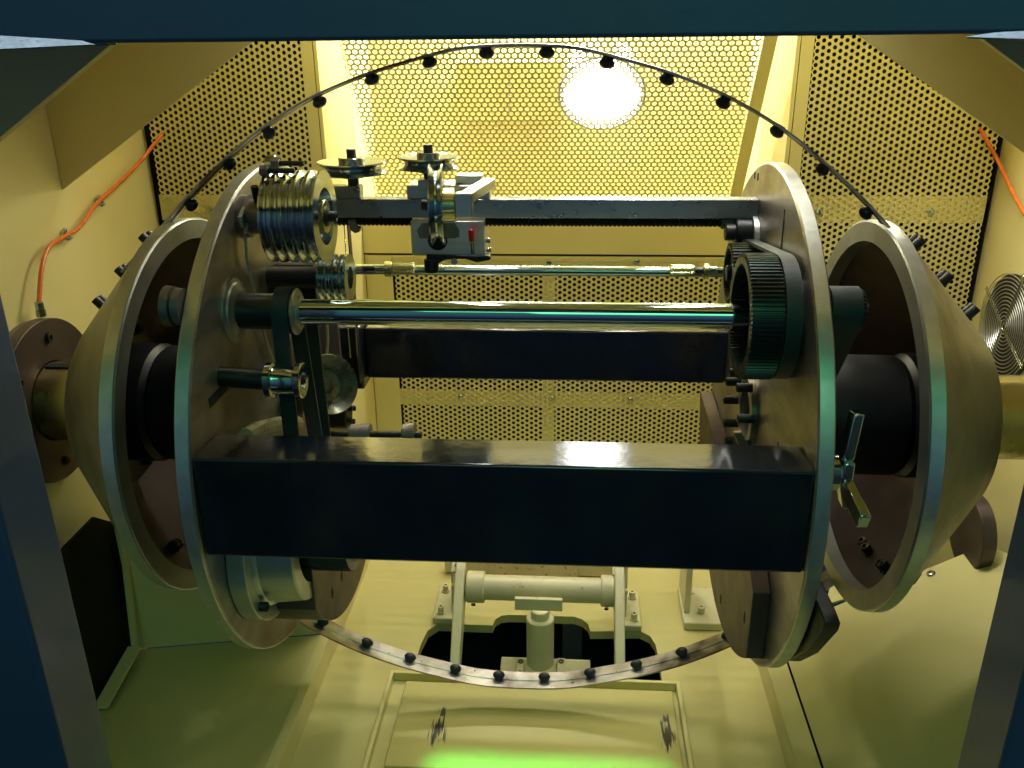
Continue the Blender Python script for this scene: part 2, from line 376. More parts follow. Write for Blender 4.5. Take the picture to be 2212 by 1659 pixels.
b.prism([(xa, 2.3, zr(xa)), (xb, 2.3, zr(xb)), (1.262, 2.18, zr(1.262)), (1.262, .9, zr(1.262)), (xa, .9, zr(xa))], (.006, 0, -.01))
b.prism([(.79, 2.318, zr(.79) + .006), (.84, 2.43, zr(.84) + .01), (.93, 2.43, zr(.93) - .02), (.93, 2.318, zr(.93) - .02)], (.004, 0, -.008))
struct(b.build('right_sloping_plate', PANB, bevel=.002, smooth=0))
sp_ = pieces('screw', BRIGHT, None, screw(.013), [frame_to((p.x, p.y, zr(p.x) + .001), (-.5, 0, .87)) for p in [PY(2.27, 2012, 1236)]])
tag(sp_, 'round head screw at the upper edge of the right sloping plate', 'screw')
# left partition and the black side panel
b = MB(); b.prism([(yl0.x, yl0.y, zs + .001), (CL + .02, yl1.y, zs + .001), (CL + .02, yl1.y, -1.30), (yl0.x + .0, yl0.y, -1.30)], (0, .012, 0))
struct(b.build('left_partition', CREAMW, bevel=.002, smooth=0))
xk = yl0.x
b = MB(); pts = [PX(xk, u, v) for u, v in ((206, 1117), (120, 1205), (100, 1600), (224, 1527), (288, 1402), (264, 1133))]
b.prism(pts, (-.012, 0, 0)); o = b.build('side_guard', PANEL, bevel=.002, smooth=0); tag(o, 'black guard panel low on the left beside the blue post', 'guard panel')
b = MB(); q0, q1 = PX(xk + .03, 292, 1404), PX(xk + .03, 219, 1535)
b.obox((q0 + q1) / 2 + Vector((0, 0, .01)), (q1 - q0) / 2, (.020, 0, 0), (0, 0, .004)); q2, q3 = PX(xk + .02, 292, 1400), PX(xk + .02, 262, 1135)
b.obox((q2 + q3) / 2, (q3 - q2) / 2, (.006, 0, 0), (0, .012, 0))
struct(b.build('guard_edge_strip', CREAM, bevel=.002, smooth=0))

# gussets in the upper corners (far pair and near pair)
def gusset(name, label, y, a, b_, wall, th=.008, m_=CREAM):
    A, B_ = PY(y, *a), PY(y, *b_)
    s = (B_.z - A.z) / (B_.x - A.x); x2 = wall; z2 = A.z + s * (x2 - A.x); ztop = .55; x3 = A.x + (ztop - A.z) / s
    bb = MB(); bb.prism([(x2, y, z2), (A.x, y, A.z), (x3, y, ztop), (x2, y, ztop)], (0, th, 0))
    o = bb.build(name, m_, bevel=.0015, smooth=0); tag(o, label, 'gusset plate', 'corner gusset plates of the enclosure'); return o
gusset('gusset_plate', 'far triangular cream gusset in the upper left corner in front of the perforated panel', 2.3, (545, 90), (135, 410), WL + .001)
gusset('gusset_plate', 'far triangular cream gusset in the upper right corner in front of the perforated panel', 2.3, (1860, 80), (2212, 330), WR - .001)
gusset('gusset_plate', 'near dark green cream gusset at the upper left picture edge under the blue beam', 1.35, (237, 98), (0, 297), WL + .001, .022)
gusset('gusset_plate', 'near cream gusset at the upper right picture edge under the blue beam', 1.35, (2120, 82), (2212, 150), WR - .001, .016)

# ------------------------------------------------------------------ perforated panels
def xr_at(y, u, v): return PY(y, u, v).x
zb0, zb1 = PY(YB, 2000, 424).z, PY(YB, 2000, 482).z
def side_panel(name, label, x0, x1, inner_margin):
    t = thing(name, label, 'perforated panel', (x0, YB, -1.1), 'perforated side panels')
    L_ = perf('perforated_sheet', PERF, None, (0, YB, 0), (1, 0, 0), (0, 0, 1), [(min(x0, x1), -1.15), (max(x0, x1), -1.15), (max(x0, x1), .48), (min(x0, x1), .48)], .0192, .0126)
    L_.parent = t; L_.matrix_parent_inverse = T(-t.location)
    xe = x1 + (.008 if x1 > x0 else -.008); xo = inner_margin
    m_ = MB(); m_.box((xe - .014 * (1 if x1 > x0 else -1), YB + .0012, -1.15), (xo, YB + .0035, .5)); m_.build('edge_strip', PERF, t, smooth=0)
    m_ = MB(); m_.box((x0, YB + .004, zb1), (x1, YB + .012, zb0)); m_.build('cross_rail', CREAM, t, smooth=0)
    m_ = MB(); m_.box((x0, YB + .004, zb1 - .62), (x1, YB + .012, zb0 - .62)); m_.build('cross_rail', CREAM, t, smooth=0)
    return t
tl = side_panel('perforated_panel', 'left perforated yellow panel with dark holes beside the alcove', WL + .022, CL - .045, CL - .014)
tr = side_panel('perforated_panel', 'right perforated yellow panel with dark holes beside the alcove', WR - .022, CR + .045, CR + .014)
scr = [PY(YB - .001, 2611 / 1.4756, 675 / 1.4756), PY(YB - .001, 2968 / 1.4756, 674 / 1.4756)]
pieces('screw', BRIGHT, tr, screw(.010), [frame_to(p, (0, -1, 0)) for p in scr])
pieces('screw', BRIGHT, tl, screw(.008), [frame_to(PY(YB - .001, 671 / 1.4756, 665 / 1.4756), (0, -1, 0))])
# lower centre door
tc_ = thing('perforated_door', 'lower centre perforated door with dark holes and cross rails in the alcove', 'perforated panel', (-.1, YA, -1.6))
dx0, dx1 = PY(YA, 790, 560).x, CR - .045
zt = PY(YA, 1100, 553).z; hx0 = PY(YA, 850, 600).x
vx0, vx1 = PY(YA, 1172, 700).x, PY(YA, 1199, 700).x
z2a, z2b = PY(YA, 1200, 846).z, PY(YA, 1200, 879).z; z1b = PY(YA, 1200, 583).z
pd = perf('perforated_sheet', PERF, None, (0, YA - .006, 0), (1, 0, 0), (0, 0, 1), [(hx0, -1.55), (dx1 - .03, -1.55), (dx1 - .03, zt - .012), (hx0, zt - .012)], .0208, .0138)
pd.parent = tc_; pd.matrix_parent_inverse = T(-tc_.location)
m_ = MB(); m_.box((dx0, YA - .0048, -1.58), (hx0 - .002, YA - .002, zt)); m_.box((dx1 - .035, YA - .0048, -1.58), (dx1, YA - .002, zt)); m_.box((hx0, YA - .0048, zt - .004 - .012), (dx1 - .035, YA - .002, zt)); m_.build('door_frame', PERF, tc_, smooth=0)
for (a, c) in (((dx0, z2b), (dx1, z2a)), ((dx0, z1b), (dx1, zt))):
    m_ = MB(); m_.box((a[0], YA - .0015, a[1]), (c[0], YA + .006, c[1])); m_.build('cross_rail', CREAM, tc_, smooth=0)
m_ = MB(); m_.box((vx0, YA - .0012, -1.58), (vx1, YA + .0055, zt)); m_.build('upright_rail', CREAM, tc_, smooth=0)
pieces('screw', BRIGHT, tc_, screw(.010), [frame_to(PY(YA - .008, *p), (0, -1, 0)) for p in [(1186, 567), (1376, 565), (995, 857), (1193, 860), (1362, 863)]])
m_ = MB(); m_.box((dx0 - .010, YA - .001, -1.6), (dx0 - .004, YA + .004, zt + .008)); m_.box((dx0 - .004, YA - .001, zt + .003), (dx1, YA + .004, zt + .008)); m_.build('gap_shade_strip', DARK, tc_, smooth=0)  # dark strips stand in for the shade in the door gap

# sloping screen with bright holes, lamp behind
sv = Vector((0, -.40, .59)).normalized()
so = Vector((0, YA, -.62)); smax = .92
ts = thing('sloping_screen', 'sloping perforated screen with bright holes lit by the lamp behind', 'perforated screen', (-.1, YA, -.46))
ps = perf('perforated_sheet', PERF, None, so, (1, 0, 0), sv, [(-.715, .0), (.545, .0), (.545, smax), (-.715, smax)], .0207, .0160, vertical=False, th=.0015)
ps.parent = ts; ps.matrix_parent_inverse = T(-ts.location)
nn = Vector((0, .59, .40)).normalized()
for xa_, xb_ in ((.545, .585),):
    m_ = MB(); c = so + sv * smax / 2 + nn * .003; c = Vector(((xa_ + xb_) / 2, c.y, c.z)); m_.obox(c, ((xb_ - xa_) / 2, 0, 0), sv * smax / 2, nn * .0012); m_.build('edge_strip', PERF, ts, smooth=0)
m_ = MB(); m_.box((CL, YA - .004, -.65), (CR, YA - .001, -.615)); m_.build('bottom_flange', PERF, ts, smooth=0)
# flood lamp: drum body behind, frosted domed lens sized and raised to imitate its glare
lc = PY(2.908, 1300, 208); ax = -nn
_nt = LENS.node_tree; _tc = _nt.nodes.new('ShaderNodeTexCoord'); _sb = _nt.nodes.new('ShaderNodeVectorMath'); _sb.operation = 'DISTANCE'
_nt.links.new(_tc.outputs['Object'], _sb.inputs[0]); _sb.inputs[1].default_value = lc
_mr = _nt.nodes.new('ShaderNodeMapRange'); _mr.interpolation_type = 'SMOOTHSTEP'; _mr.inputs[1].default_value = .05; _mr.inputs[2].default_value = .128; _mr.inputs[3].default_value = 20; _mr.inputs[4].default_value = .8  # emission fades toward the rim to imitate soft glare
_nt.links.new(_sb.outputs['Value'], _mr.inputs[0]); _nt.links.new(_mr.outputs[0], _nt.nodes['Principled BSDF'].inputs['Emission Strength'])
tf = thing('flood_lamp', 'bright white round flood lamp glaring through the sloping screen', 'lamp', lc)
b = MB(); b.lathe(lc - ax * .006, ax, [(0, .118), (.014, .117), (.030, .098), (.040, .06), (.044, .0)], 48)
b.v = [tuple(Vector(p) - sv * ((Vector(p) - lc).dot(sv) * .30)) for p in b.v]; b.build('lens', LENS, tf)
b = MB(); b.lathe(lc - ax * .10, ax, [(0, .10), (.0, .135), (.094, .138), (.094, .132), (.02, .12)], 40); b.build('housing', ALU, tf)
tb = thing('lamp_ballast', 'pale rectangular ballast box seen through the screen left of the lamp', 'ballast box', lc)
q = [PY(3.46, 985, 132), PY(3.46, 1215, 262)]
b = MB(); c = (q[0] + q[1]) / 2; b.obox(c, (abs(q[1].x - q[0].x) / 2, 0, 0), (0, 0, abs(q[1].z - q[0].z) / 2), (0, .03, 0)); b.build('ballast_case', BOXIN, tb, bevel=.004)
b = MB(); b.obox(c - Vector((0, .032, 0)), (.004, 0, 0), (0, 0, .09), (0, .0015, 0)); b.build('case_rib', ALU, tb)
for k, (x0, x1) in enumerate(((-.6, .1), (.3, .58))):  # unseen backlight tubes added to make the screen holes bright
    b = MB(); b.cyl((x0, YA + .22, .38), (x1, YA + .22, .38), .018, 16); o = b.build('screen_backlight', TUBEL)
    tag(o, ('long' if k == 0 else 'short') + ' white backlight tube added unseen in the lamp box behind the sloping screen', 'tube lamp')

# ================================================================== BLUE FRAME
tfm = thing('blue_frame', 'blue painted front frame with top beam and two posts', 'machine frame', (0, .9, -1.8))
b = MB(); b.box((-.70, .90, -.0075), (.555, 1.0, .60)); b.box((-1.37, .905, .0), (-.701, 1.0, .60)); b.box((.556, .905, .0), (1.28, 1.0, .60)); o = b.build('top_beam', BLUE, tfm, bevel=.004)  # unseen upper height added to block hall light from the near gussets
b = MB(); b.box((-.86, .90, -1.85), (-.701, 1.0, .22)); b.build('post', BLUE, tfm, bevel=.006)
b = MB(); b.box((.556, .90, -1.85), (.72, 1.0, .22)); b.build('post', BLUE, tfm, bevel=.006)
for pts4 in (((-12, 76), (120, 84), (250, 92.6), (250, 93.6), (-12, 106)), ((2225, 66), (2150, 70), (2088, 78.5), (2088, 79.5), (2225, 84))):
    Q = PY(.892, *pts4[1]); vdir = (-Q).normalized(); ldir = (Vector((Q.x * .3, -.8, 1.7)) - Q).normalized(); nrm = (vdir + ldir).normalized()  # facet tilted to reflect the added glint lamp toward the camera
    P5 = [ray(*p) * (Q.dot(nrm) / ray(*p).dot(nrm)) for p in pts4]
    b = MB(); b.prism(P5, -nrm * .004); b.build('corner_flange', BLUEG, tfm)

# ================================================================== ROTOR HEADS (cones)
def head(name, label, s, xrim, dark):
    # s = +1 for the right head (opens to the left), -1 for the left head
    t = thing(name, label, 'rotor head', (xrim, AY, AZ), 'flyer rotor heads')
    o_ = (xrim, AY, AZ); a = (s, 0, 0)
    b = MB(); b.lathe(o_, a, [(0, .415), (0, .459), (.004, .463), (.030, .463), (.034, .459), (.034, .415)], 128, loop=True); b.build('rim_ring', RIM, t)
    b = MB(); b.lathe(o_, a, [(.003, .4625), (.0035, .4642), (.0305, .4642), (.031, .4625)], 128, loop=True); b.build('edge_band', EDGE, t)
    b = MB(); b.lathe(o_, a, [(.034, .456), (.245, .224), (.252, .214), (.258, .168), (.260, .10), (.250, .10), (.248, .162), (.240, .198), (.222, .232), (.18, .280), (.034, .432)], 128, loop=True)
    b.build('cone_shell', CAST, t)
    b = MB(); b.lathe(o_, a, [(.0345, .4305), (.18, .2785), (.221, .2305), (.219, .226), (.178, .274), (.0345, .425)], 128, loop=True); b.build('inner_liner', LINER, t)
    b = MB(); b.lathe(o_, a, [(.235, .10), (.235, .208), (.222, .222), (.216, .220), (.216, .10)], 96, loop=True); b.build('inner_flange', GREYST if not dark else OXIDE, t)
    b = MB(); b.cyl((xrim + s * .10, AY, AZ), (xrim + s * .214, AY, AZ), .15, 64, bev=.012); b.build('bearing_housing', BLACKM, t)
    b = MB(); b.cyl((xrim + s * .25, AY, AZ), (xrim + s * 1.0, AY, AZ), .101, 64, bev=.01); b.build('hollow_shaft', mat('oiled_shaft_' + ('r' if s > 0 else 'l'), (.40, .35, .16), .26, .95, var=.12, vscale=3), t)
    pl = [frame_to(Vector((xrim + s * .215, AY + .19 * math.cos(a_), AZ + .19 * math.sin(a_))), (-s, 0, 0)) for a_ in [k * math.pi / 4 + .2 for k in range(8)]]
    pieces('bolt', BLACKM, t, bolt(.012, .016), pl)
    # clamp bolts through the shell, in pairs
    pl = []
    for dphi in (-.035, .035):
        for (tt, rr) in ((.075, .409), (.150, .328), (.222, .250)):
            ph = math.pi / 2 + dphi; pl.append(frame_to(Vector((xrim + s * tt, AY + rr * math.cos(ph), AZ + rr * math.sin(ph) + .004)), (s * .66, 0, .75)))
            ph = -math.pi / 2 + dphi; pl.append(frame_to(Vector((xrim + s * tt, AY + rr * math.cos(ph), AZ + rr * math.sin(ph) - .004)), (s * .66, 0, -.75)))
    pieces('clamp_bolt', BLACKM, t, bolt(.011, .026), pl)
    pl = []
    for ph in (math.pi / 2 - .05, math.pi / 2 + .05, -math.pi / 2 - .06, -math.pi / 2 + .02, -math.pi / 2 - .42, -math.pi / 2 - .36):
        for tt, rr in ((.085, .372),): pl.append(frame_to(Vector((xrim + s * tt, AY + rr * math.cos(ph), AZ + rr * math.sin(ph))), (-s * .66, -.75 * math.cos(ph), -.75 * math.sin(ph))))
    pieces('clamp_nut', BLACKM, t, bolt(.013, .020), pl)
    return t
head('rotor_head', 'left cone shaped rotor head with grey rim opening toward the cradle', -1, -.923, False)
hr = head('rotor_head', 'right cone shaped rotor head with teal lit rim opening toward the cradle', 1, .680, True)
# end flanges on the side walls
for s, x, lab in ((-1, -1.325, 'left'), (1, 1.20, 'right')):
    t = thing('end_flange', f'dark bolted end flange on the {lab} wall around the shaft', 'flange', (x, AY, AZ), 'end flanges on the side walls')
    b = MB(); b.ring((x, AY, AZ), (s, 0, 0), .103, .212, 0, .03, 96); b.build('flange_plate', OXIDE, t, bevel=.002)
    b = MB(); b.ring((x + s * .03, AY, AZ), (s, 0, 0), .103, .205, 0, .03, 96); b.build('flange_seat', GREYST, t)
    pieces('bolt', BLACKM, t, bolt(.011, .008), [frame_to((x, AY + .165 * math.cos(a_), AZ + .165 * math.sin(a_)), (-s, 0, 0)) for a_ in [k * math.pi / 3 + .4 for k in range(6)]])
# keyway on the left shaft
b = MB(); q = PY(1.99, 165, 790); b.obox((-1.27, AY - .012, AZ + .1005), (.05, 0, 0), (0, .014, 0), (0, 0, .0015)); o = b.build('shaft_key', BLACKM); tag(o, 'dark key slot on top of the left shaft beside the flange', 'shaft key')

# ================================================================== BOWS
tab = [(0, .842), (.06, .841), (.125, .838), (.19, .822), (.32, .788), (.447, .740), (.571, .672), (.67, .597), (.777, .505), (.80, .480), (.854, .425), (.935, .352), (1.0, .286), (1.04, .243)]
def br(x):
    d = abs(x + .13)
    for (a, ra), (b_, rb) in zip(tab, tab[1:]):
        if d <= b_: return ra + (rb - ra) * (d - a) / (b_ - a)
    return tab[-1][1]
NB = 120
def smooth_r():
    xs = [-.13 + .94 * (2 * i / NB - 1) for i in range(NB + 1)]; rs = [br(x) for x in xs]
    for _ in range(10): rs = [rs[0]] + [(rs[i - 1] + 2 * rs[i] + rs[i + 1]) / 4 for i in range(1, NB)] + [rs[-1]]
    return xs, rs
bx_, brr = smooth_r()
def bow(label, sgn, mt):
    t = thing('flyer_bow', label, 'bow', (-.13, AY, AZ + sgn * .84), 'flyer bows')
    b = MB(); W_ = .033; prof = [(-W_, 0), (-.006, 0), (-.004, .0025), (.004, .0025), (.006, 0), (W_, 0), (W_, -.005), (-W_, -.005)]
    V = []; n = len(prof)
    for i in range(NB + 1):
        dx = bx_[min(i + 1, NB)] - bx_[max(i - 1, 0)]; dr = brr[min(i + 1, NB)] - brr[max(i - 1, 0)]; L_ = math.hypot(dx, dr); nx, nr = dr / L_, -dx / L_   # inward normal
        for (yy, h) in prof: V.append((bx_[i] + nx * h, AY + yy, AZ + sgn * (brr[i] + nr * h)))
    Fc = [(i * n + k, i * n + (k + 1) % n, (i + 1) * n + (k + 1) % n, (i + 1) * n + k) for i in range(NB) for k in range(n)]
    Fc += [tuple(range(n)), tuple(NB * n + k for k in range(n))]; b.add(V, Fc); b.build('bow_strip', mt, t)
    e = MB(); e.lathe((0, 0, -.004), (0, 0, 1), [(0, .011), (.004, .0125), (.010, .0120), (.017, .0105), (.022, .007), (.024, .0)], 20)
    e.ball((0, 0, .012), .0125, 12, (.95, 1.4, .95))
    pl = []
    cand = [-.898, -.794, -.693, -.57, -.448, -.319, -.193, -.063, .068, .197, .32, .441, .548, .654]
    for x in cand:
        i = min(range(NB), key=lambda k: abs(bx_[k] - x)); dx = bx_[i + 1] - bx_[i - 1]; dr = brr[i + 1] - brr[i - 1]; L_ = math.hypot(dx, dr)
        nv = Vector((dr / L_, 0, -sgn * dx / L_)); pl.append(frame_to(Vector((x, AY, AZ + sgn * brr[i])) + nv * .001, nv))
    pieces('guide_eyelet', EYE, t, e, pl)
    return t
bow('upper arched steel bow carrying black guide eyelets across the screen', 1, DIRTY)
bow('lower arched steel bow carrying black guide eyelets above the floor tray', -1, DIRTY)

# ================================================================== CRADLE DISCS
def disc(label, x, s):
    t = thing('cradle_disc', label, 'disc', (x, AY, AZ), 'cradle end discs')
    b = MB(); b.lathe((x, AY, AZ), (s, 0, 0), [(0, .066), (0, .588), (.004, .592), (.028, .592), (.032, .588), (.032, .066)], 160, loop=True); b.build('disc_plate', STEEL, t, fix=True)
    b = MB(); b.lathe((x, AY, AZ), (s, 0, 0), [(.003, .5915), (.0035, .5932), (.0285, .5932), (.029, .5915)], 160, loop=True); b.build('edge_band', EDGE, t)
    b = MB(); b.lathe((x + s * .012, AY, AZ), (s, 0, 0), [(0, .0655), (.006, .0655)], 48); b.build('bore_shade', DARK, t)  # dark plate stands in for the shaded open bore
    b = MB(); b.ring((x, AY, AZ), (-s, 0, 0), .062, .088, .0005, .014, 64); b.build('bore_ring', STEEL, t)
    return t
dl = disc('left round steel cradle disc carrying the stepped sheaves', XL, -1)
dr_ = disc('right round steel cradle disc beside the big toothed pulley', XR, 1)
sb = MB(); sb.lathe((0, 0, 0), (0, 0, 1), [(0, .011), (.024, .011), (.036, .011), (.037, .0095), (.037, .006), (.03, .005)], 20)
pl = [frame_to((XR - .012, AY + .098 * math.cos(a_), AZ + .098 * math.sin(a_)), (-1, 0, 0)) for a_ in [math.radians(k) for k in (28, -5, -40, 165, 205, 60, 120, 250, 290)]]
pieces('socket_bolt', BLACKM, dr_, sb, pl)
# slot and small marks in the right disc, slot in the left disc
def slot(parent, x, p0, p1, wd, name='slot'):
    a, c = PX(x, *p0), PX(x, *p1); m_ = MB(); d = (c - a) / 2; nrm = Vector((1, 0, 0)); m_.obox((a + c) / 2, d, d.cross(nrm).normalized() * wd, nrm * .0012); m_.build(name, DARK, parent, bevel=.0005)  # dark inlay stands in for the shade of a cut
slot(dr_, XR - .0005, (1695, 452), (1683, 588), .0045)
slot(dr_, XR - .0005, (1631, 372), (1630, 386), .003); slot(dr_, XR - .0005, (1638, 374), (1637, 390), .003)
slot(dr_, XR - .0005, (1681, 954), (1681, 963), .003)
slot(dl, XL + .0005, (452, 872), (520, 800), .010)

# counterweight segments low at the back of the discs
def segment(label, x0, x1, cyc, czc, R_, ycut, ztop, zback, parts_holes):
    t = thing('counterweight', label, 'counterweight', (x0, AY, AZ - .4), 'counterweight segments on the discs')
    poly = []
    a0 = -math.pi + math.acos(min(1, (cyc - ycut) / R_)); 
    for k in range(41):
        a = a0 + (-0.30 - a0) * k / 40; poly.append((x0, cyc + R_ * math.cos(a), czc + R_ * math.sin(a)))
    poly += [(x0, cyc + R_ * .5, zback), (x0, ycut + .10, zback - .02), (x0, ycut, ztop)]
    b = MB(); b.prism(poly, (x1 - x0, 0, 0)); b.build('segment_plate', OXIDE, t, bevel=.002)
    fx = min((x0, x1), key=lambda v: abs(v + .13)); sg = 1 if fx < 0 else -1
    for (u, v) in parts_holes:
        P_ = PX(fx, u, v); b = MB(); b.ball(P_, .013, 12, (.06, .8, 1.2)); b.build('tapped_hole', DARK, t)
segment('left brown counterweight segment under the black beam', XL + .001, -.575, 1.98, -1.0, .41, 1.64, -1.0, -1.12, [(738, 1245), (718, 1281)])
segment('right brown counterweight segment with chamfered front under the black beam', XR - .001, .398, AY, AZ, .575, 1.62, -1.13, -1.06, [(1557, 1294), (1608, 1334)])
b = MB(); b.prism([PX(XR + .034, u, v) for u, v in ((1740, 1250), (1768, 1310), (1781, 1345), (1776, 1362), (1735, 1410), (1700, 1428), (1700, 1300))], (.03, 0, 0)); o = b.build('balance_block', BLACKM, bevel=.003); tag(o, 'black balance block behind the lower edge of the right disc', 'counterweight')

# ================================================================== BEAMS
b = MB(); b.prism([(XL + .0005, 1.423, -.947), (XL + .0005, 1.547, -.951), (XL + .0005, 1.547, -.7405), (XL + .0005, 1.423, -.734)], (XR - XL - .001, 0, 0)); o = b.build('box_beam', BLACKP, bevel=.005); tag(o, 'front glossy black box beam joining the two discs, light glaring on its top', 'beam')
b = MB(); b.box((-.60, 2.37, -.945), (XR - .0005, 2.47, -.79)); b.box((XL + .0005, 2.33, -.965), (-.60, 2.475, -.775)); o = b.build('box_beam', BLACKP, bevel=.006); tag(o, 'rear black box beam in front of the perforated door', 'beam')
b = MB(); p = PX(XR, 1640, 428); b.box((XL + .0005, 2.12, -.422), (XR - .0005, 2.165, -.377)); o = b.build('square_bar', BARM, bevel=.002); tag(o, 'square steel bar carrying the traverse block', 'bar')
# toothed rack under the bar
tk = thing('lead_screw', 'dark threaded lead screw running below the square bar', 'lead screw', (XR, 2.15, -.437))
pr = []; k = 0; x = -.62
while x < .36: pr += [(x + .62, .0085), (x + .624, .0115), (x + .627, .0115), (x + .631, .0085)]; x += .0105
b = MB(); b.lathe((-.62, 2.15, -.4365), AX, pr, 20); b.build('threaded_rod', BLACKM, tk)
for xx in (-.66, .375):
    b = MB(); b.cyl((xx - .02, 2.15, -.4365), (xx + .02, 2.15, -.4365), .016, 24, bev=.002); b.build('end_bearing', GREYST, tk)
b = MB(); b.cyl((.385, 2.13, -.455), (.425, 2.13, -.455), .034, 32, bev=.003); b.cyl((.36, 2.11, -.452), (.384, 2.11, -.452), .020, 24, bev=.002); b.build('bearing_block', BLACKM, tk)
b = MB(); b.ring((XR - .001, 2.13, -.47), (-1, 0, 0), .03, .055, 0, .012, 40); b.build('bearing_cover', ALU, tk)
# guide rod with knurled nuts
gy, gz = 2.40, -.640
gz = PY(gy, 1300, 586).z
tg = thing('guide_rod', 'polished guide rod with two knurled stop nuts behind the drive shaft', 'guide rod', (XR, gy, gz))
b = MB(); b.cyl((XL + .001, gy, gz), (XR - .001, gy, gz), .0145, 32); b.build('rod', CHROME, tg)
gx = lambda u: PY(gy - .02, u, 580).x
for u0, u1, r in ((850, 898, .0155), (1446, 1500, .0155)):
    b = MB(); n0 = 40; b.lathe((gx(u0), gy - .03, gz + .012), AX, [(0, r - .002), (.002, r)] + [(.002 + i * (gx(u1) - gx(u0) - .004) / 12, r + (.0006 if i % 2 else 0)) for i in range(13)] + [(gx(u1) - gx(u0), r - .002)], teeth=30, depth=.001); b.build('knurled_nut', BRASS, tg)
for u0, u1, r in ((833, 850, .022), (1518, 1530, .022)):
    b = MB(); b.cyl((gx(u0), gy - .03, gz + .010), (gx(u1), gy - .03, gz + .010), r, 28, bev=.002); b.build('lock_collar', BRASS, tg)
for u0, u1, r in ((812, 833, .0115), (1530, 1548, .0135)):
    b = MB(); b.cyl((gx(u0), gy - .03, gz + .012), (gx(u1), gy - .03, gz + .012), r, 20, bev=.002); b.build('sensor_nut', CHROME, tg)
b = MB(); b.cyl((gx(786), gy - .03, gz + .012), (gx(812), gy - .03, gz + .012), .008, 14); b.cyl((gx(1498), gy - .03, gz + .012), (gx(1520), gy - .03, gz + .012), .009, 14); b.cyl((gx(1548), gy - .03, gz + .012), (gx(1566), gy - .03, gz + .012), .007, 14); b.build('sensor_stem', BLACKM, tg)

# ================================================================== DRIVE SHAFT
sy, sz = 1.72, -.539
td = thing('drive_shaft', 'bright chromed drive shaft spanning between the discs', 'shaft', (XL, sy, sz))
sxu = lambda u: PY(sy, u, 683).x
b = MB(); b.cyl((sxu(645), sy, sz), (sxu(1640), sy, sz), .0262, 64, bev=.002); b.build('shaft_rod', CHROME, td)
b = MB(); b.cyl((XL, sy, sz), (sxu(602), sy, sz), .0375, 64, bev=.003); b.build('shaft_sleeve', GEARM, td)
b = MB(); b.lathe((XL, sy, sz), AX, [(0, .069), (.004, .069), (.006, .060), (.010, .058), (.012, .048), (.014, .046), (.016, .038)], 72); b.build('bearing_flange', RIM, td)
b = MB(); b.lathe((sxu(602), sy, sz), AX, [(0, .040), (.002, .046), (sxu(640) - sxu(602), .046)], teeth=28, depth=.0035); b.build('belt_pulley', GEARM, td)
b = MB(); b.lathe((sxu(640), sy, sz), AX, [(0, .048), (.003, .0485), (.006, .046), (.008, .034), (.012, .032), (.014, .028)], 48); b.build('pulley_flange', RIM, td)
# idler
iy, iz = 1.60, -.645
ti = thing('idler_roller', 'shiny flanged idler roller on a teal steel arm pressing the belt', 'roller', (XL, iy, iz))
xu = lambda u, y=iy, v=815: PY(y, u, v).x
b = MB(); b.cyl((XL, iy + .01, iz + .002), (xu(580), iy, iz), .0215, 40); b.build('idler_arm', GEARM, ti)
x0 = xu(577); x1 = xu(655)
L_ = x1 - x0
b = MB(); b.lathe((x0, iy, iz), AX, [(0, .030), (.001, .036), (.013, .036), (.015, .029), (.019, .027), (L_ - .018, .027), (L_ - .014, .029), (L_ - .012, .036), (L_ - .001, .036), (L_, .034), (L_, .018), (L_ - .004, .017), (L_ - .004, .012)], 64); b.build('roller_shell', BRIGHT, ti)
b = MB(); b.lathe((x1 - .004, iy, iz), AX, [(0, .010), (.005, .010), (.006, .006), (.008, .0055), (.010, 0)], 6); b.build('end_screw', BLACKM, ti)

# belts
def belt(mb, x0, x1, c1, r1, c2, r2, t=.005, n=28):
    c1, c2 = Vector(c1), Vector(c2); d = c2 - c1; L0 = d.length; a0 = math.atan2(d.y, d.x); k = math.acos(max(-1, min(1, (r1 - r2) / L0)))
    def loop(e):
        pts = []
        for i in range(n + 1):
            a = a0 + k + (2 * math.pi - 2 * k) * i / n; pts.append((c1.x + (r1 + e) * math.cos(a), c1.y + (r1 + e) * math.sin(a)))
        for i in range(n + 1):
            a = a0 - k + 2 * k * i / n; pts.append((c2.x + (r2 + e) * math.cos(a), c2.y + (r2 + e) * math.sin(a)))
        return pts
    A, B_ = loop(0), loop(t); N_ = len(A)
    V = [(x0, *p) for p in A] + [(x0, *p) for p in B_] + [(x1, *p) for p in B_] + [(x1, *p) for p in A]
    Fc = []
    for q_ in range(4):
        for i in range(N_):
            Fc.append((q_ * N_ + i, q_ * N_ + (i + 1) % N_, ((q_ + 1) % 4) * N_ + (i + 1) % N_, ((q_ + 1) % 4) * N_ + i))
    mb.add(V, Fc); return mb
ly, lz = 1.70, -1.05
bt = belt(MB(), sxu(604), sxu(638), (sy, sz), .0465, (ly + .05, lz), .095); o = bt.build('timing_belt', RUBBER); tag(o, 'teal black timing belt running down from the shaft sleeve past the idler', 'belt')
b = MB(); A_ = PY(1.95, 690, 735); 
bx0, bx1 = PY(1.95, 640, 830).x, PY(1.95, 690, 830).x
b = MB(); pts = [PY(1.9, *p) for p in ((655, 700), (686, 700), (715, 955), (672, 955))]; b.prism(pts, (0, .006, 0)); o = b.build('flat_belt', RUBBER, bevel=.001); tag(o, 'wide black flat belt slanting down beside the idler roller', 'belt')

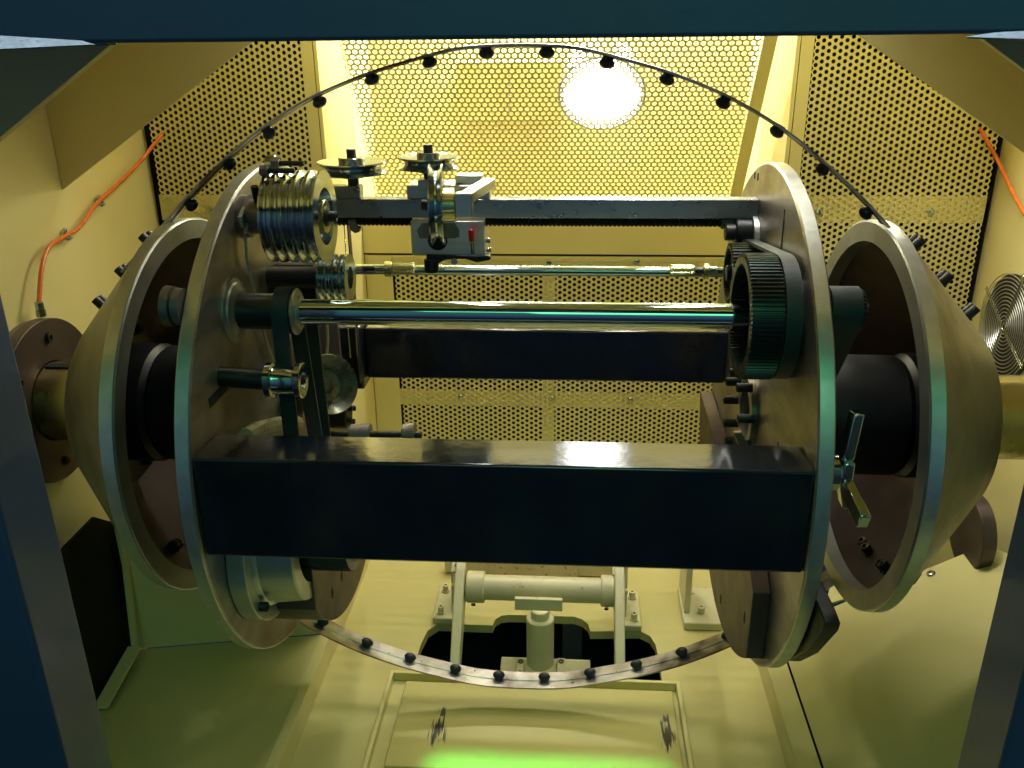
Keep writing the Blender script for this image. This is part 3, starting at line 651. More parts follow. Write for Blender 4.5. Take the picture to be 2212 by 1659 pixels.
# lower left drive: stacked flanges and gear
tq = thing('lower_drive', 'stacked pale steel hub and toothed gear low on the left disc', 'drive hub', (XL, ly, lz))
b = MB(); b.ring((XL, ly, lz), AX, .06, .205, .001, .040, 96); b.build('hub_flange', PALE, tq, bevel=.002)
b = MB(); b.lathe((XL + .0405, ly, lz), AX, [(0, .115), (0, .172), (.006, .170), (.010, .166), (.082, .158), (.086, .154), (.086, .118)], 96, loop=True); b.build('hub_barrel', PALE, tq)
b = MB(); b.lathe((XL + .06, ly + .02, lz + .01), AX, [(0, .10), (.002, .112), (.16, .112), (.16, .09)], teeth=64, depth=.003); b.build('drive_gear', GEARM, tq)
b = MB(); b.cyl((XL + .165, ly + .03, lz), (XL + .225, ly + .03, lz), .088, 48, bev=.004); b.build('hub_cap', GREYST, tq)
pieces('socket_bolt', BLACKM, tq, sb, [frame_to((XL + .020, ly + .185 * math.cos(a_), lz + .185 * math.sin(a_)), AX) for a_ in (math.radians(215), math.radians(262), math.radians(310))])

# capstan sheaves
cy2, cz2 = 1.83, -.362
def grooved(mb, x0, x1, y, z, R_, n, gd, bore=0):
    L_ = x1 - x0; p = L_ / n; pr = [(0, bore or R_ * .6), (0, R_)] if bore else [(0, R_ * .5), (0, R_)]
    for i in range(n):
        a = i * p; pr += [(a + p * .12, R_), (a + p * .40, R_ - gd), (a + p * .56, R_ - gd), (a + p * .86, R_)]
    pr += [(L_, R_), (L_, bore or R_ * .62)]
    if bore: mb.lathe((x0, y, z), AX, pr, 96, loop=True)
    else:
        pr += [(L_ - .022, R_ * .60), (L_ - .022, R_ * .36), (L_ + .0, R_ * .34), (L_ + .001, R_ * .24)]; mb.lathe((x0, y, z), AX, pr, 96)
    return mb
cxu = lambda u, v=470: PY(cy2, u, v).x
tcap = thing('capstan_sheave', 'large five groove polished capstan sheave with yellow hub at upper left', 'sheave', (XL, cy2, cz2))
cx0, cx1 = cxu(590), cxu(704)
grooved(MB(), cx0, cx1, cy2, cz2, .0965, 5, .0085).build('grooved_wheel', BRIGHT, tcap)
b = MB(); b.lathe((cx1 - .020, cy2, cz2), AX, [(0, .036), (.021, .036), (.0225, .034), (.0225, .020), (.018, .019)], 48); b.build('hub_ring', BRASS, tcap)
b = MB(); b.cyl((XL, cy2, cz2), (cx0, cy2, cz2), .036, 40, bev=.003); b.cyl((XL, cy2, cz2), (XL + .02, cy2, cz2), .045, 40); b.build('stub_axle', GREYST, tcap)
b = MB(); b.lathe((cx1 + .001, cy2, cz2), AX, [(0, .021), (.004, .021), (.006, .012), (.022, .011), (.023, .008), (.018, .006)], 16); b.build('axle_screw', BLACKM, tcap)
b = MB(); b.cyl((XL + .045, cy2 - .02, cz2 + .034), (XL + .045, cy2 - .03, cz2 + .068), .008, 12); b.build('set_screw', BLACKM, tcap)
tsm = thing('small_sheave', 'smaller grooved polished sheave below the capstan', 'sheave', (XL, 1.95, -.53))
s_y = 1.95; s_z = PY(s_y, 757, 600).z; sx0, sx1 = PY(s_y, 697, 600).x, PY(s_y, 757, 600).x
grooved(MB(), sx0, sx1, s_y, s_z, .0545, 4, .0055, bore=.026).build('grooved_wheel', BRIGHT, tsm)
b = MB(); b.cyl((XL, s_y, s_z), (sx1 - .012, s_y, s_z), .0255, 32); b.build('stub_axle', BLACKM, tsm)
# wire-guard pins above the capstan
tp = thing('guard_pins', 'two small steel guard pins on a bracket over the capstan', 'guard pins', (XL, 1.84, -.25))
for (u0, u1, v, y) in ((600, 657, 353, 1.84), (575, 637, 369, 1.80)):
    a_, c_ = PY(y, u0, v), PY(y, u1, v); b = MB(); b.cyl(a_, c_, .0055, 16, bev=.001); b.build('pin', GEARM, tp)
    b = MB(); b.cyl(a_ - Vector((.012, 0, 0)), a_ + Vector((.004, 0, 0)), .011, 6); b.build('pin_nut', GREYST, tp)
P_ = PY(1.86, 597, 358); b = MB(); b.cyl(P_ - Vector((.02, 0, 0)), P_, .022, 32, bev=.002); b.build('bracket_disc', BRIGHT, tp)
P_ = PY(1.86, 585, 400); b = MB(); b.obox(P_, (.006, 0, 0), (0, .018, 0), (0, 0, .045)); b.build('bracket_plate', GREYST, tp, bevel=.002)

# ================================================================== GUIDE PULLEYS
def vpulley(mb, o_, ax_, R_, hw=.014, gd=.015):
    mb.lathe(o_, ax_, [(-hw * .7, R_ * .30), (-hw * .8, R_ * .80), (-hw, R_), (-hw * .8, R_ + .001), (-.002, R_ - gd), (.002, R_ - gd), (hw * .8, R_ + .001), (hw, R_), (hw * .8, R_ * .80), (hw * .7, R_ * .30)], 96); return mb
def flat_pulley(label, u, v, y, R_, vcap, vbot, base):
    P_ = PY(y, u, v); t = thing('guide_pulley', label, 'pulley', P_, 'guide pulleys')
    vpulley(MB(), P_, (0, 0, 1), R_).build('pulley_wheel', BRIGHT, t)
    b = MB(); b.lathe(P_, (0, 0, 1), [(-.024, R_ * .36), (-.023, R_ * .38), (-.008, R_ * .38), (.008, R_ * .38), (.022, R_ * .38), (.024, R_ * .36), (.024, .01)], 40); b.build('bearing_hub', BRIGHT, t)
    zt_ = PY(y, u, vcap).z; zb_ = PY(y, u, vbot).z
    b = MB(); b.cyl((P_.x, y, P_.z + .020), (P_.x, y, zt_), .0115, 20, bev=.001); b.build('pivot_bolt', BLACKM, t)
    b = MB(); b.cyl((P_.x, y, zb_), (P_.x, y, P_.z - .020), .0135, 20); b.build('pivot_spacer', BLACKM, t)
    return t, P_, zb_
t1, P1, zb1_ = flat_pulley('left flat V grooved guide pulley standing over the square bar', 761, 361, 2.14, .084, 322, 400, 0)
b = MB(); b.box((P1.x - .09, 2.122, -.3765), (P1.x + .018, 2.162, zb1_)); b.build('mount_block', BARM, t1, bevel=.003)
t2, P2, zb2_ = flat_pulley('middle flat V grooved guide pulley above the traverse block', 926, 350, 2.14, .073, 312, 385, 0)
b = MB(); b.box((P2.x - .024, 2.11, zb2_ - .024), (P2.x + .024, 2.17, zb2_)); b.build('mount_block', ALU, t2, bevel=.003)
# upright pulley in front of the bar
yv = 2.02; Pv = PY(yv, 944, 442); tv = thing('guide_pulley', 'upright V grooved guide pulley hanging in front of the traverse block', 'pulley', Pv, 'guide pulleys')
axv = Vector((.97, .10, .0)).normalized()
vpulley(MB(), Pv, axv, .092, .016, .015).build('pulley_wheel', BRIGHT, tv)
b = MB(); b.lathe(Pv, axv, [(.008, .030), (.010, .040), (.040, .040), (.042, .036), (.042, .01)], 40); b.build('bearing_hub', BRASS, tv)
b = MB(); b.cyl(Pv - axv * .036, Pv - axv * .008, .013, 20, bev=.001); b.build('pivot_bolt', BLACKM, tv)
b = MB(); c0 = Pv + axv * .063; b.obox(c0, axv * .020, (0, .018, 0), (0, 0, .028)); b.prism([c0 + Vector((-.018, -.018, .026)), c0 + Vector((.02, -.018, .026)), c0 + Vector((.065, .10, .045)), c0 + Vector((.035, .10, .045))], (0, .004, -.024)); b.build('swing_arm', ALU, tv, bevel=.003)

# traverse unit
ttv = thing('traverse_block', 'aluminium traverse block with a red capped lever under the square bar', 'traverse unit', PY(2.10, 965, 540))
yq = 2.10
pa, pb = PY(yq, 886, 474), PY(yq, 1047, 552)
b = MB(); b.box((pa.x, yq, pb.z), (pb.x, yq + .085, -.4255)); b.build('front_housing', ALU, ttv, bevel=.002)
b = MB(); pc, pd_ = PY(2.13, 880, 424), PY(2.13, 1058, 402); b.box((pc.x, 2.125, -.3765), (pd_.x, 2.215, -.345)); b.build('top_plate', ALU, ttv, bevel=.002)
pe, pf = PY(2.15, 983, 385), PY(2.15, 1040, 385); b = MB(); b.box((pe.x, 2.15, -.3445), (pf.x, 2.20, -.325)); b.build('top_clamp', ALU, ttv, bevel=.002)
b = MB(); p1_, p2_ = PY(yq - .001, 905, 505), PY(yq - .001, 985, 505)
hexp = [(900, 497), (912, 482), (982, 482), (992, 497), (992, 512), (982, 515), (906, 515)]
b = MB(); b.prism([PY(yq - .0015, u, v) for u, v in hexp], (0, .003, 0)); b.build('pressed_recess', mat('worn_recess', (.20, .20, .17), .5, .6, var=.3, vscale=20), ttv)
Pq = PY(yq - .004, 945, 520); b = MB(); b.cyl(Pq, Pq + Vector((0, .004, 0)), .024, 32); b.build('access_hole', DARK, ttv)
# lever and red cap
l0, l1, l2 = PY(2.065, 1022, 548), PY(2.065, 1020, 520), PY(2.065, 1018, 495)
b = MB(); b.tube([l0, l1], .0055, 12); b.build('lever_rod', CHROME, ttv)
b = MB(); b.lathe(l1 - Vector((0, 0, .001)), l2 - l1, [(0, .006), (.001, .0075), ((l2 - l1).length * .8, .008), ((l2 - l1).length * 1.0, .006), ((l2 - l1).length * 1.08, .001)], 20); b.build('lever_cap', RED, ttv)
# dark lower arm of the traverse unit
b = MB(); b.prism([PY(2.09, u, v) for u, v in ((920, 550), (1058, 553), (1060, 562), (1030, 568), (1005, 560), (960, 562), (945, 572), (922, 570))], (0, .03, 0)); b.build('lower_arm', BLACKM, ttv, bevel=.003)
a0 = PY(2.10, 932, 570); b = MB(); b.cyl(a0 + Vector((0, 0, .012)), a0 - Vector((0, 0, .020)), .018, 28, bev=.002); b.build('follower_roller', BLACKM, ttv)
b = MB(); b.cyl(PY(2.08, 981, 565), PY(2.09, 981, 565), .008, 16); b.build('arm_screw', GREYST, ttv)
for (u, v) in ((1049, 520), (1051, 540)):
    b = MB(); P_ = PY(2.13, u, v); b.cyl(P_, P_ + Vector((.012, 0, 0)), .006, 12, bev=.001); b.build('side_screw', BRIGHT, ttv)
# loose end fittings at the left end of the bar
b = MB(); b.prism([PY(2.13, u, v) for u, v in ((750, 476), (768, 476), (770, 490), (778, 492), (776, 502), (766, 504), (757, 498))], (0, .02, 0)); o = b.build('stop_bracket', GREYST, bevel=.002); tag(o, 'small steel stop bracket below the left end of the square bar', 'bracket')

# ================================================================== RIGHT GEARS
gyc, gzc = sy, sz
gx0, gx1, gx2 = .335, .398, .430
tgr = thing('toothed_pulley', 'big dark toothed pulley on the right end of the drive shaft', 'toothed pulley', (XR, gyc, gzc))
b = MB(); b.lathe((gx0, gyc, gzc), AX, [(.030, .104), (0, .106), (0, .122), (.002, .127), (gx1 - gx0 - .002, .127), (gx1 - gx0, .122), (gx1 - gx0, .06)], teeth=88, depth=.0042); b.build('toothed_rim', GEARM, tgr, smooth=20)
b = MB(); b.lathe((gx0 + .030, gyc, gzc), AX, [(0, .03), (0, .108), (.02, .108)], 64); b.build('pulley_web', BLACKM, tgr)
b = MB(); b.cyl((gx2 - .004, gyc, gzc), (XR, gyc, gzc), .075, 64); b.lathe((XR, gyc, gzc), (-1, 0, 0), [(0, .090), (.006, .090), (.010, .08)], 64); b.build('bearing_flange', RIM, tgr)
b = MB(); b.cyl((gx0 + .012, gyc - .03, gzc + .075), (gx0 + .03, gyc - .03, gzc + .075), .012, 16); b.build('web_screw', BLACKM, tgr)
g2y = 2.02; g2z = PY(g2y, 1600, 590).z
bt = belt(MB(), gx1 + .002, gx2, (gyc, gzc), .118, (g2y + .04, g2z), .062, .007); o = bt.build('timing_belt', RUBBER); tag(o, 'broad dark belt wrapping the big pulley by the right disc', 'belt')
tg2 = thing('toothed_pulley', 'smaller dark toothed pulley behind the big one near the guide rod', 'toothed pulley', (XR, g2y, g2z))
b = MB(); g0 = PY(g2y, 1572, 590).x; b.lathe((g0, g2y, g2z), AX, [(.012, .03), (.012, .056), (0, .058), (0, .066), (.002, .070), (.075, .070), (.077, .066), (.077, .02)], teeth=44, depth=.004); b.build('toothed_rim', GEARM, tg2, smooth=20)
b = MB(); b.cyl((g0 - .004, g2y, g2z), (XR, g2y, g2z), .018, 20, bev=.002); b.build('axle', BLACKM, tg2)
# parts between the right disc and the head
P_ = PX(.50, 1812, 670)
tr3 = thing('rear_pulley', 'ribbed dark pulley just outside the right disc', 'toothed pulley', P_)
b = MB(); b.lathe((XR + .033, P_.y, P_.z), AX, [(0, .03), (.002, .040), (.070, .040), (.072, .03)], teeth=30, depth=.004); b.build('ribbed_drum', GEARM, tr3)
b = MB(); b.cyl((XR + .032, P_.y, P_.z), (XR + .115, P_.y, P_.z), .014, 20); b.build('axle', BLACKM, tr3)
bt = belt(MB(), XR + .04, XR + .095, (P_.y, P_.z), .0405, (AY, AZ), .12, .005); o = bt.build('timing_belt', RUBBER); tag(o, 'black belt dropping from the ribbed pulley outside the right disc', 'belt')
b = MB(); b.cyl((XR + .032, AY, AZ), (.785, AY, AZ), .145, 72, bev=.018); o = b.build('cradle_hub', BLACKM); tag(o, 'thick black cradle hub between the right disc and right rotor head', 'hub')
b = MB(); b.cyl((XL - .032, AY, AZ), (-1.03, AY, AZ), .145, 72, bev=.018); o = b.build('cradle_hub', BLACKM); tag(o, 'thick black cradle hub between the left disc and left rotor head', 'hub')
P_ = PX(-.75, 388, 662); b = MB(); b.lathe((XL - .033, P_.y, P_.z), (-1, 0, 0), [(0, .02), (0, .034), (.014, .036), (.017, .030), (.019, .038), (.034, .040), (.036, .026)], 48); o = b.build('bearing_cup', GREYST); tag(o, 'steel bearing cup poking out behind the left disc', 'bearing')
# star handle
hx = XR + .085
h0 = PX(hx, 1826, 1020)
th_ = thing('star_handle', 'shiny three armed clamp handle outside the right disc', 'clamp handle', h0)
b = MB(); b.lathe((XR + .033, h0.y, h0.z), AX, [(0, .036), (.012, .036), (.013, .030), (.020, .030), (.021, .035), (.034, .035), (.036, .02), (.052, .018)], 40); b.build('handle_boss', BRIGHT, th_)
for (p0, p1) in (((1826, 990), (1835, 890)), ((1828, 1050), (1850, 1128)), ((1820, 1040), (1812, 1090))):
    a_, c_ = PX(hx, *p0), PX(hx, *p1); d = c_ - a_; L_ = d.length; d.normalize(); si = d.cross(AX).normalized()
    b = MB(); b.prism([a_ + si * .017 + AX * -.009, a_ - si * .017 + AX * -.009, a_ - si * .017 + AX * .012, a_ + si * .017 + AX * .012], d * L_ + AX * .012); b.build('handle_arm', CHROME, th_, bevel=.003)
b = MB(); b.obox(h0, (.011, 0, 0), (0, .02, 0), (0, 0, .028)); b.build('handle_centre', CHROME, th_, bevel=.004)

# ================================================================== LEFT BACK DETAILS
# black bracket column with bead chains
b = MB(); q0, q1 = PY(2.30, 748, 480), PY(2.30, 790, 830); b.box((q0.x - .0, 2.30, q1.z), (q1.x - .015, 2.33, q0.z)); o = b.build('black_bracket', BLACKM, bevel=.003); tag(o, 'tall black bracket plate behind the small sheave', 'bracket')
b = MB(); q0, q1 = PY(1.99, 590, 572), PY(1.99, 690, 712); b.box((q0.x, 1.99, q1.z), (q1.x, 2.02, q0.z)); o = b.build('black_bracket', BLACKM, bevel=.003); tag(o, 'squat black bracket plate under the capstan', 'bracket')
b = MB(); q0, q1 = PY(2.26, 675, 690), PY(2.26, 738, 800); b.box((q0.x, 2.26, q1.z), (q1.x, 2.275, q0.z)); o = b.build('guide_plate', GREYST, bevel=.002); tag(o, 'grey steel guide plate with a pale cord in front', 'plate')
for (u0, v0, u1, v1, lab) in ((743, 478, 748, 560, 'short bead chain hanging behind the capstan'), (768, 702, 772, 770, 'left bead chain hanging in front of the rear beam'), (752, 710, 757, 772, 'faint bead chain beside the grey guide plate')):
    a_, c_ = PY(2.24, u0, v0), PY(2.24, u1, v1); b = MB(); n = 26
    for i in range(n): b.ball(a_ + (c_ - a_) * i / (n - 1), .0021, 6)
    o = b.build('bead_chain', BRIGHT, fix=False); tag(o, lab, 'chain')
b = MB(); b.tube([PY(2.2, *p) for p in ((706, 700), (708, 730), (706, 765), (702, 790))], .0042, 8); o = b.build('cord', CORD); tag(o, 'pale cord hanging behind the drive shaft at left', 'cord')
b = MB(); b.tube([PX(XL + .012, *p) for p in ((530, 505), (533, 560), (545, 610), (562, 690), (578, 745), (590, 780))], .0035, 8); o = b.build('cord', CORD); tag(o, 'thin pale cord running down the face of the left disc', 'cord')
b = MB(); b.tube([PX(XL + .02, *p) for p in ((524, 490), (517, 470), (526, 450), (534, 470), (530, 505))], .0040, 8); o = b.build('cord_loop', CORD); tag(o, 'knotted pale cord loop beside the capstan axle', 'cord')
# dished wheel
Pd = PY(1.98, 712, 830); axd = Vector((.62, -.66, .42)).normalized()
tdw = thing('dished_wheel', 'green tinted dished steel wheel behind the idler roller', 'wheel', Pd)
b = MB(); b.lathe(Pd, axd, [(-.05, .03), (-.045, .055), (.0, .076), (.004, .074), (-.006, .064), (-.028, .040), (-.030, .022), (-.010, .019), (-.008, .010)], 64); b.build('dish', DISHM, tdw)
b = MB(); q0 = PY(2.05, 745, 895); b.cyl(q0 - Vector((.07, 0, 0)), q0 + Vector((.012, 0, 0)), .036, 40, bev=.004); b.build('wheel_bearing', BLACKM, tdw)
pieces('socket_bolt', BLACKM, tdw, bolt(.007, .010), [frame_to(q0 + Vector((.012, .022 * math.cos(a_), .022 * math.sin(a_))), AX) for a_ in (0.4, 1.9, 3.4, 4.9)])
# small rollers resting behind the front beam
for (u0, u1, v, r, lab) in ((757, 800, 940, .030, 'pair of brown steel rollers just above the beam top at left'), (870, 896, 940, .032, 'single brown steel roller disc above the beam top')):
    q0, q1 = PY(1.95, u0, v), PY(1.95, u1, v); tt_ = thing('bearing_roller', lab, 'roller', q0)
    b = MB(); b.lathe(q0, AX, [(0, r * .8), (.002, r * .9), ((q1 - q0).x * .5, r * .9), ((q1 - q0).x * .52, r * .97), ((q1 - q0).x, r), ((q1 - q0).x, r * .3)], 48); b.build('roller_body', GREYST, tt_)
    b = MB(); b.cyl(q0 - Vector((.08, 0, 0)), q1 + Vector((.018, 0, 0)), .009, 16, bev=.001); b.build('roller_axle', BLACKM, tt_)
b = MB(); b.tube([PX(XL + .02, *p) for p in ((530, 945), (560, 928), (600, 918), (640, 915))], .02, 10); o = b.build('wrapped_hose', mat('wrapped_plastic', (.30, .28, .16), .3, var=.3, vscale=20, bump=.4, bscale=60)); tag(o, 'pale plastic wrapped hose lying behind the front beam at left', 'hose')
# items at right behind front beam
b = MB(); b.prism([PY(1.62, u, v) for u, v in ((1585, 935), (1602, 933), (1618, 966), (1596, 966))], (0, .01, 0)); o = b.build('folded_bracket', mat('copper_tinted_steel', (.42, .28, .22), .35, .8), bevel=.002); tag(o, 'pinkish folded steel bracket behind the beam at the right disc', 'bracket')

# ================================================================== HOSES, FAN, SMALL WALL ITEMS
def smoothpath(P, n=6):
    out = []
    for i in range(len(P) - 1):
        p0, p1, p2, p3 = P[max(i - 1, 0)], P[i], P[i + 1], P[min(i + 2, len(P) - 1)]
        for k in range(n):
            t = k / n; out.append(.5 * ((2 * p1) + (p2 - p0) * t + (2 * p0 - 5 * p1 + 4 * p2 - p3) * t * t + (3 * p1 - p0 - 3 * p2 + p3) * t ** 3))
    return out + [P[-1]]
ln = [PY(2.785, 351, 289), PX(-1.32, 330, 320) , PX(WL + .03, 303, 349), PX(WL + .022, 250, 402), PX(WL + .018, 209, 440), PX(WL + .02, 170, 492), PX(WL + .018, 137, 512), PX(WL + .025, 105, 535), PX(WL + .03, 90, 580), PX(WL + .035, 84, 655)]
ln[1] = (ln[0] * .6 + ln[2] * .4)
tho = thing('air_hose', 'orange air hose clipped to the left wall above the flange', 'hose', ln[-1])
b = MB(); b.tube(smoothpath(ln), .0058, 12); b.build('hose_tube', ORANGE, tho)
P_ = ln[-1]; b = MB(); b.cyl(P_ + Vector((0, 0, .004)), P_ - Vector((0, 0, .018)), .0105, 16, bev=.002); b.cyl(P_ - Vector((0, 0, .018)), P_ - Vector((0, 0, .034)), .012, 6); b.build('hose_fitting', BRIGHT, tho)
for (u, v) in ((209, 434), (137, 506)):
    q = PX(WL + .002, u - 2, v); b = MB(); b.obox(q + Vector((.006, 0, 0)), (.001, 0, 0), (0, .006, 0), (0, 0, .014)); b.ring(q + Vector((.016, 0, -.008)), (0, .5, -.8), .006, .0085, -.004, .004, 16); b.build('clip', CORD, tho)
    pieces('screw', BRIGHT, tho, screw(.007), [frame_to(q + Vector((.007, 0, .010)), AX)])
lr = [PY(2.785, 2117, 277), PX(WR - .03, 2140, 310), PX(WR - .02, 2158, 352), PX(WR - .02, 2190, 420), PX(WR - .02, 2230, 490)]
lr[1] = lr[0] * .5 + lr[2] * .5
b = MB(); b.tube(smoothpath(lr), .0058, 12); o = b.build('air_hose', ORANGE); tag(o, 'orange air hose leaving the right perforated panel toward the picture edge', 'hose')
# fan grille on the right wall
fcx = WR - .018; fc = PX(fcx, 2168, 706)
tfn = thing('fan_grille', 'round wire fan grille on the right wall above the shaft', 'fan grille', fc)
Rf = .155
b = MB(); b.cyl((WR - .001, fc.y, fc.z), (WR - .005, fc.y, fc.z), Rf, 64); b.build('fan_opening', mat('fan_shadow_brown', (.028, .020, .011), .8), tfn)  # dark disc stands in for the unlit opening
first = None
for k in range(14):
    r = .010 + k * (Rf - .010) / 13; pts = [Vector((fcx, fc.y + r * math.cos(a_), fc.z + r * math.sin(a_))) for a_ in [2 * math.pi * i / 48 for i in range(49)]]
    b = MB(); b.tube(pts, .0016, 6); b.build('wire_ring', ALU, tfn, fix=False)
for a_ in (math.radians(110), math.radians(285), math.radians(28), math.radians(205)):
    d = Vector((0, math.cos(a_), math.sin(a_))); n_ = d.cross(AX)
    for e_ in (-1, 1):
        b = MB(); b.tube([Vector((fcx - .003, fc.y, fc.z)) + n_ * .004 * e_ + d * .012, Vector((fcx - .003, fc.y, fc.z)) + n_ * .004 * e_ + d * (Rf + .012)], .0018, 6); b.build('spoke', BRIGHT, tfn)
q = Vector((fcx, fc.y, fc.z)) + Vector((-.004, math.cos(math.radians(110)), math.sin(math.radians(110)))) * (Rf + .02); q.x = fcx - .004
b = MB(); b.ball(q, .011, 12, (.6, 1, 1)); b.build('mount_screw', BRIGHT, tfn)

# ================================================================== LIFT UNIT
yr = 2.36
def LP(u, v, y=yr): return PY(y, u, v)
tlf = thing('lift_unit', 'cream painted bobbin lift with roller, two arms and centre cylinder', 'lift mechanism', PZ(FL, 1160, 1440))
ra, rb = LP(1045, 1268), LP(1300, 1279); rz = ra.z
b = MB(); b.cyl((ra.x, yr, rz), (rb.x, yr, rz), SZ(27, ra), 48, bev=.002); b.build('cross_roller', CREAMC, tlf)
for (u0, u1, v) in ((1009, 1048, 1270), (1297, 1327, 1280)):
    a_, c_ = LP(u0, v), LP(u1, v); b = MB(); b.cyl((a_.x, yr, rz), (c_.x, yr, rz), SZ(34, a_), 40, bev=.004); b.build('end_boss', CREAMC, tlf)
    b = MB(); P_ = LP((u0 + u1) / 2, v); b.cyl((P_.x - .004, yr - SZ(33, P_), rz - .03), (P_.x - .004, yr - SZ(36, P_), rz - .033), .007, 16); b.build('grub_screw', BLACKM, tlf)
for (u0, u1) in ((988, 1008), (1325, 1346)):
    x0_, x1_ = LP(u0, 1300).x, LP(u1, 1300).x; zt_ = LP(1000, 1236).z; lo_ = PY(2.10, 1000, 1460)
    b = MB(); b.prism([(x0_, yr - .035, zt_ + .01), (x0_, yr + .035, zt_ + .035), (x0_, yr + .045, zt_ - .05), (x0_, 2.16, lo_.z - .06), (x0_, 2.10, lo_.z - .06)], (x1_ - x0_, 0, 0)); b.build('lift_arm', CREAMC, tlf, bevel=.004)
for u0, u1 in ((975, 990), (1344, 1356)):
    b = MB(); b.cyl((LP(u0, 1275).x, yr, rz), (LP(u1, 1275).x, yr, rz), .009, 16, bev=.001); b.build('pivot_pin', CREAMC, tlf)
pz0 = PY(2.28, 1167, 1332); pz1 = PY(2.28, 1167, 1470)
b = MB(); b.cyl((pz1.x, 2.28, pz1.z - .12), (pz0.x, 2.28, pz0.z), SZ(30, pz0), 48, bev=.004); b.build('lift_cylinder', CREAMC, tlf)
b = MB(); b.cyl((pz0.x, 2.28, pz0.z - .004), (pz0.x, 2.28, pz0.z + .030), SZ(20, pz0), 32, bev=.003); b.build('piston_rod', CREAMC, tlf)
p0_, p1_ = PY(2.23, 1112, 1290), PY(2.23, 1215, 1318); b = MB(); b.box((p0_.x, 2.222, p1_.z), (p1_.x, 2.236, p0_.z)); b.build('saddle_plate', CREAMC, tlf, bevel=.002)
b = MB(); p0_, p1_ = PY(2.5, 1215, 1340), PY(2.5, 1256, 1460); b.box((p0_.x, 2.5, p1_.z), (p1_.x, 2.53, p0_.z)); b.build('rear_upright', GREYST, tlf, bevel=.002)
# cross base in the pit
zb_ = FL - .06
p0_, p1_ = PZ(zb_, 1078, 1462), PZ(zb_, 1275, 1425); b = MB(); b.box((p0_.x, p0_.y - .03, zb_ - .04), (p1_.x, p1_.y, zb_)); b.build('base_bar', CREAMC, tlf, bevel=.003)
for u in (1124, 1212):
    q = PZ(zb_ + .02, u, 1440); b = MB(); b.box((q.x - .013, q.y - .04, zb_ + .0005), (q.x + .013, q.y + .04, zb_ + .022)); b.build('clamp_tab', CREAMC, tlf, bevel=.003)
    b = MB(); b.ring(q + Vector((0, .02, .0025)), (0, 0, 1), .004, .009, 0, .004, 20); b.build('tab_washer', GREYST, tlf)
# side bearing pedestals of the lift
for (ub, vb, wpx, lab) in ((965, 1330, 60, 'left'), (1357, 1345, 56, 'right')):
    q = PZ(FL + .02, ub, vb); hw = SZ(wpx / 2, q)
    tpd = thing('bearing_pedestal', f'{lab} cream bearing pedestal bolted to the floor beside the lift arm', 'pedestal', q, 'bearing pedestals of the lift')
    b = MB(); b.box((q.x - hw, q.y - .02, FL + .0005), (q.x + hw, q.y + .17, FL + .024)); b.build('foot_plate', CREAMC, tpd, bevel=.004)
    sx_ = q.x + (hw * .3 if lab == 'left' else -hw * .5)
    b = MB(); b.prism([(sx_, q.y + .02, FL + .025), (sx_, q.y + .15, FL + .025), (sx_, q.y + .12, FL + .22), (sx_, q.y + .05, FL + .22)], (.016, 0, 0)); b.build('web_plate', CREAMC, tpd, bevel=.003)
    bo = -1 if lab == 'left' else 1
    sc_ = MB(); sc_.lathe((0, 0, 0), (0, 0, 1), [(-.001, .014), (.003, .014), (.003, .010), (.024, .010), (.025, .008), (.025, .005), (.018, .005)], 20)
    pieces('anchor_bolt', CREAMC, tpd, sc_, [T((q.x + bo * hw * .45, q.y + .01, FL + .026)), T((q.x + bo * hw * .45, q.y + .13, FL + .026))])
# top brackets behind the roller
for (u, v) in ((988, 1222), (1335, 1228)):
    q = PY(yr + .03, u, v); b = MB(); b.obox(q, (.018, 0, 0), (0, .022, .012), (0, -.003, .006)); o = b.build('slot_tab', CREAMC, tlf, bevel=.002)
    b = MB(); b.cyl(q + Vector((0, 0, .002)), q + Vector((0, -.006, .018)), .008, 16, bev=.001); b.build('tab_bolt', CREAMC, tlf)
b = MB(); a_, c_ = PY(2.62, 1055, 1225), PY(2.62, 1245, 1262); b.box((a_.x, 2.62, c_.z), (c_.x, 2.64, a_.z + .03)); o = b.build('spotted_plate', mat('spotted_cream', (.66, .58, .36), .45, dirt=(.20, .10, .06), dscale=60, dlo=.60, dhi=.70), bevel=.002); tag(o, 'cream plate with brown rust spots behind the lift roller', 'plate')
b = MB(); a_, c_ = PY(2.66, 960, 1212), PY(2.66, 1345, 1232); b.box((a_.x, 2.66, c_.z - .03), (c_.x, 2.70, a_.z + .02)); o = b.build('rear_crossbar', CREAMC, bevel=.003); tag(o, 'cream cross bar lying behind the lift unit', 'crossbar')
# foot of the right bearing post with a screw boss
q0 = PZ(FL + .03, 1478, 1345); q1 = PZ(FL + .03, 1548, 1345)
tpp = thing('post_foot', 'cream post foot with a screw boss between lift and right counterweight', 'pedestal', q0)
b = MB(); b.box((q0.x, q0.y, FL + .0005), (q1.x + .02, q0.y + .2, FL + .03)); b.build('foot_plate', CREAMC, tpp, bevel=.004)
b = MB(); b.box((q0.x + .004, q0.y + .05, FL + .031), (q0.x + .024, q0.y + .2, FL + .42)); b.build('upright_plate', CREAMC, tpp, bevel=.003)
b = MB(); q = PZ(FL + .05, 1515, 1312); b.lathe((q.x, q.y, FL + .031), (0, 0, 1), [(0, .012), (.022, .012), (.023, .008), (.023, .005), (.01, .005)], 20); b.build('screw_boss', CREAMC, tpp)
# cream ledges on the back floor
for (u0, v0, u1, v1) in ((790, 1245, 960, 1262), (1560, 1225, 1640, 1250)):
    pass

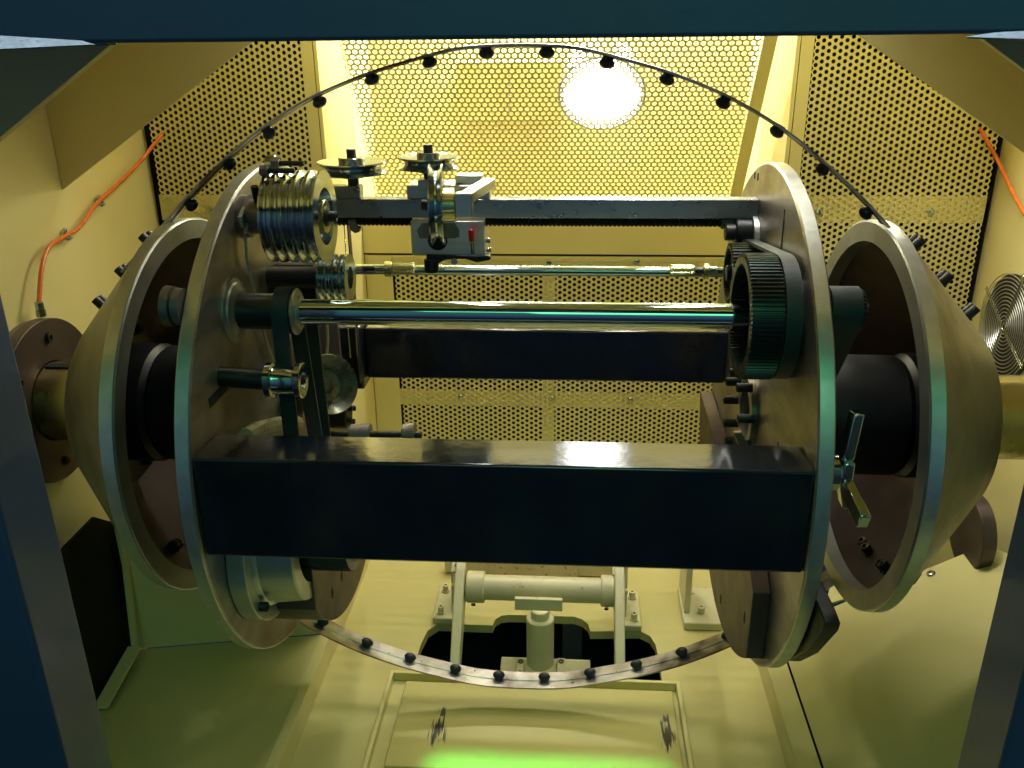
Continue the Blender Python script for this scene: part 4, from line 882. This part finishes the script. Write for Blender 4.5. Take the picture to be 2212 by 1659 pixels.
# ================================================================== TRAY
zt0 = FL + .0
o0, o1 = PZ(zt0 + .03, 843, 1447), PZ(zt0 + .03, 1470, 1477)
yb_ = max(o0.y, o1.y)
xa0, xa1 = o0.x - .0, o1.x + .0
ttr = thing('floor_tray', 'shallow cream tray with raised scuffed lid on the channel floor', 'tray', ((xa0 + xa1) / 2, 1.7, FL))
fr = MB(); hgt = .03; wt = .012
fr.box((xa0, 1.3, FL + .0005), (xa0 + wt, yb_, FL + hgt)); fr.box((xa1 - wt, 1.3, FL + .0005), (xa1, yb_, FL + hgt)); fr.box((xa0 + wt, yb_ - wt, FL + .0005), (xa1 - wt, yb_, FL + hgt))
fr.build('tray_rim', CREAM, ttr, bevel=.002)
LIDM = mat('scuffed_lid_paint', (.58, .50, .17), .34, bump=.08, bscale=30, var=.04, vscale=2.5, coat=.15)
lz_ = FL + .022
l0, l1 = PZ(lz_, 877, 1470), PZ(lz_, 1452, 1490)
yl = max(l0.y, l1.y) - .005
e0 = PZ(lz_, 831, 1654)
b = MB(); b.box((l0.x, e0.y, FL + .006), (l1.x, yl, lz_)); b.build('tray_lid', LIDM, ttr, bevel=.003)
s1, s2 = PZ(lz_, 946, 1575), PZ(lz_, 1442, 1590)
s1t, s2t = PZ(lz_, 955, 1545), PZ(lz_, 1440, 1560)
def offs(p, hx, hy, k): q = p - Vector(ttr.location); return (p.x, p.y, hx, hy, k)
scuff(LIDM, [(s1.x, s1.y, .040, .105, .86), (s1t.x, s1t.y + .01, .018, .035, .9), (s2.x, s2.y, .032, .105, .86), (s2t.x, s2t.y + .01, .016, .035, .9)])

# small parts seen under the right disc
b = MB(); b.prism([PX(.85, u, v) for u, v in ((1905, 1180), (1945, 1190), (1975, 1240), (1960, 1262), (1900, 1240))], (.02, 0, 0)); o = b.build('shaft_guard', OXIDE, bevel=.003); tag(o, 'brown guard plate under the right rotor head', 'guard panel')
b = MB(); q = PX(1.16, 2085, 1150); b.cyl(q, q + Vector((.04, 0, 0)), .115, 48, bev=.004); o = b.build('wall_flange', OXIDE); tag(o, 'brown round flange low behind the right rotor head', 'flange')
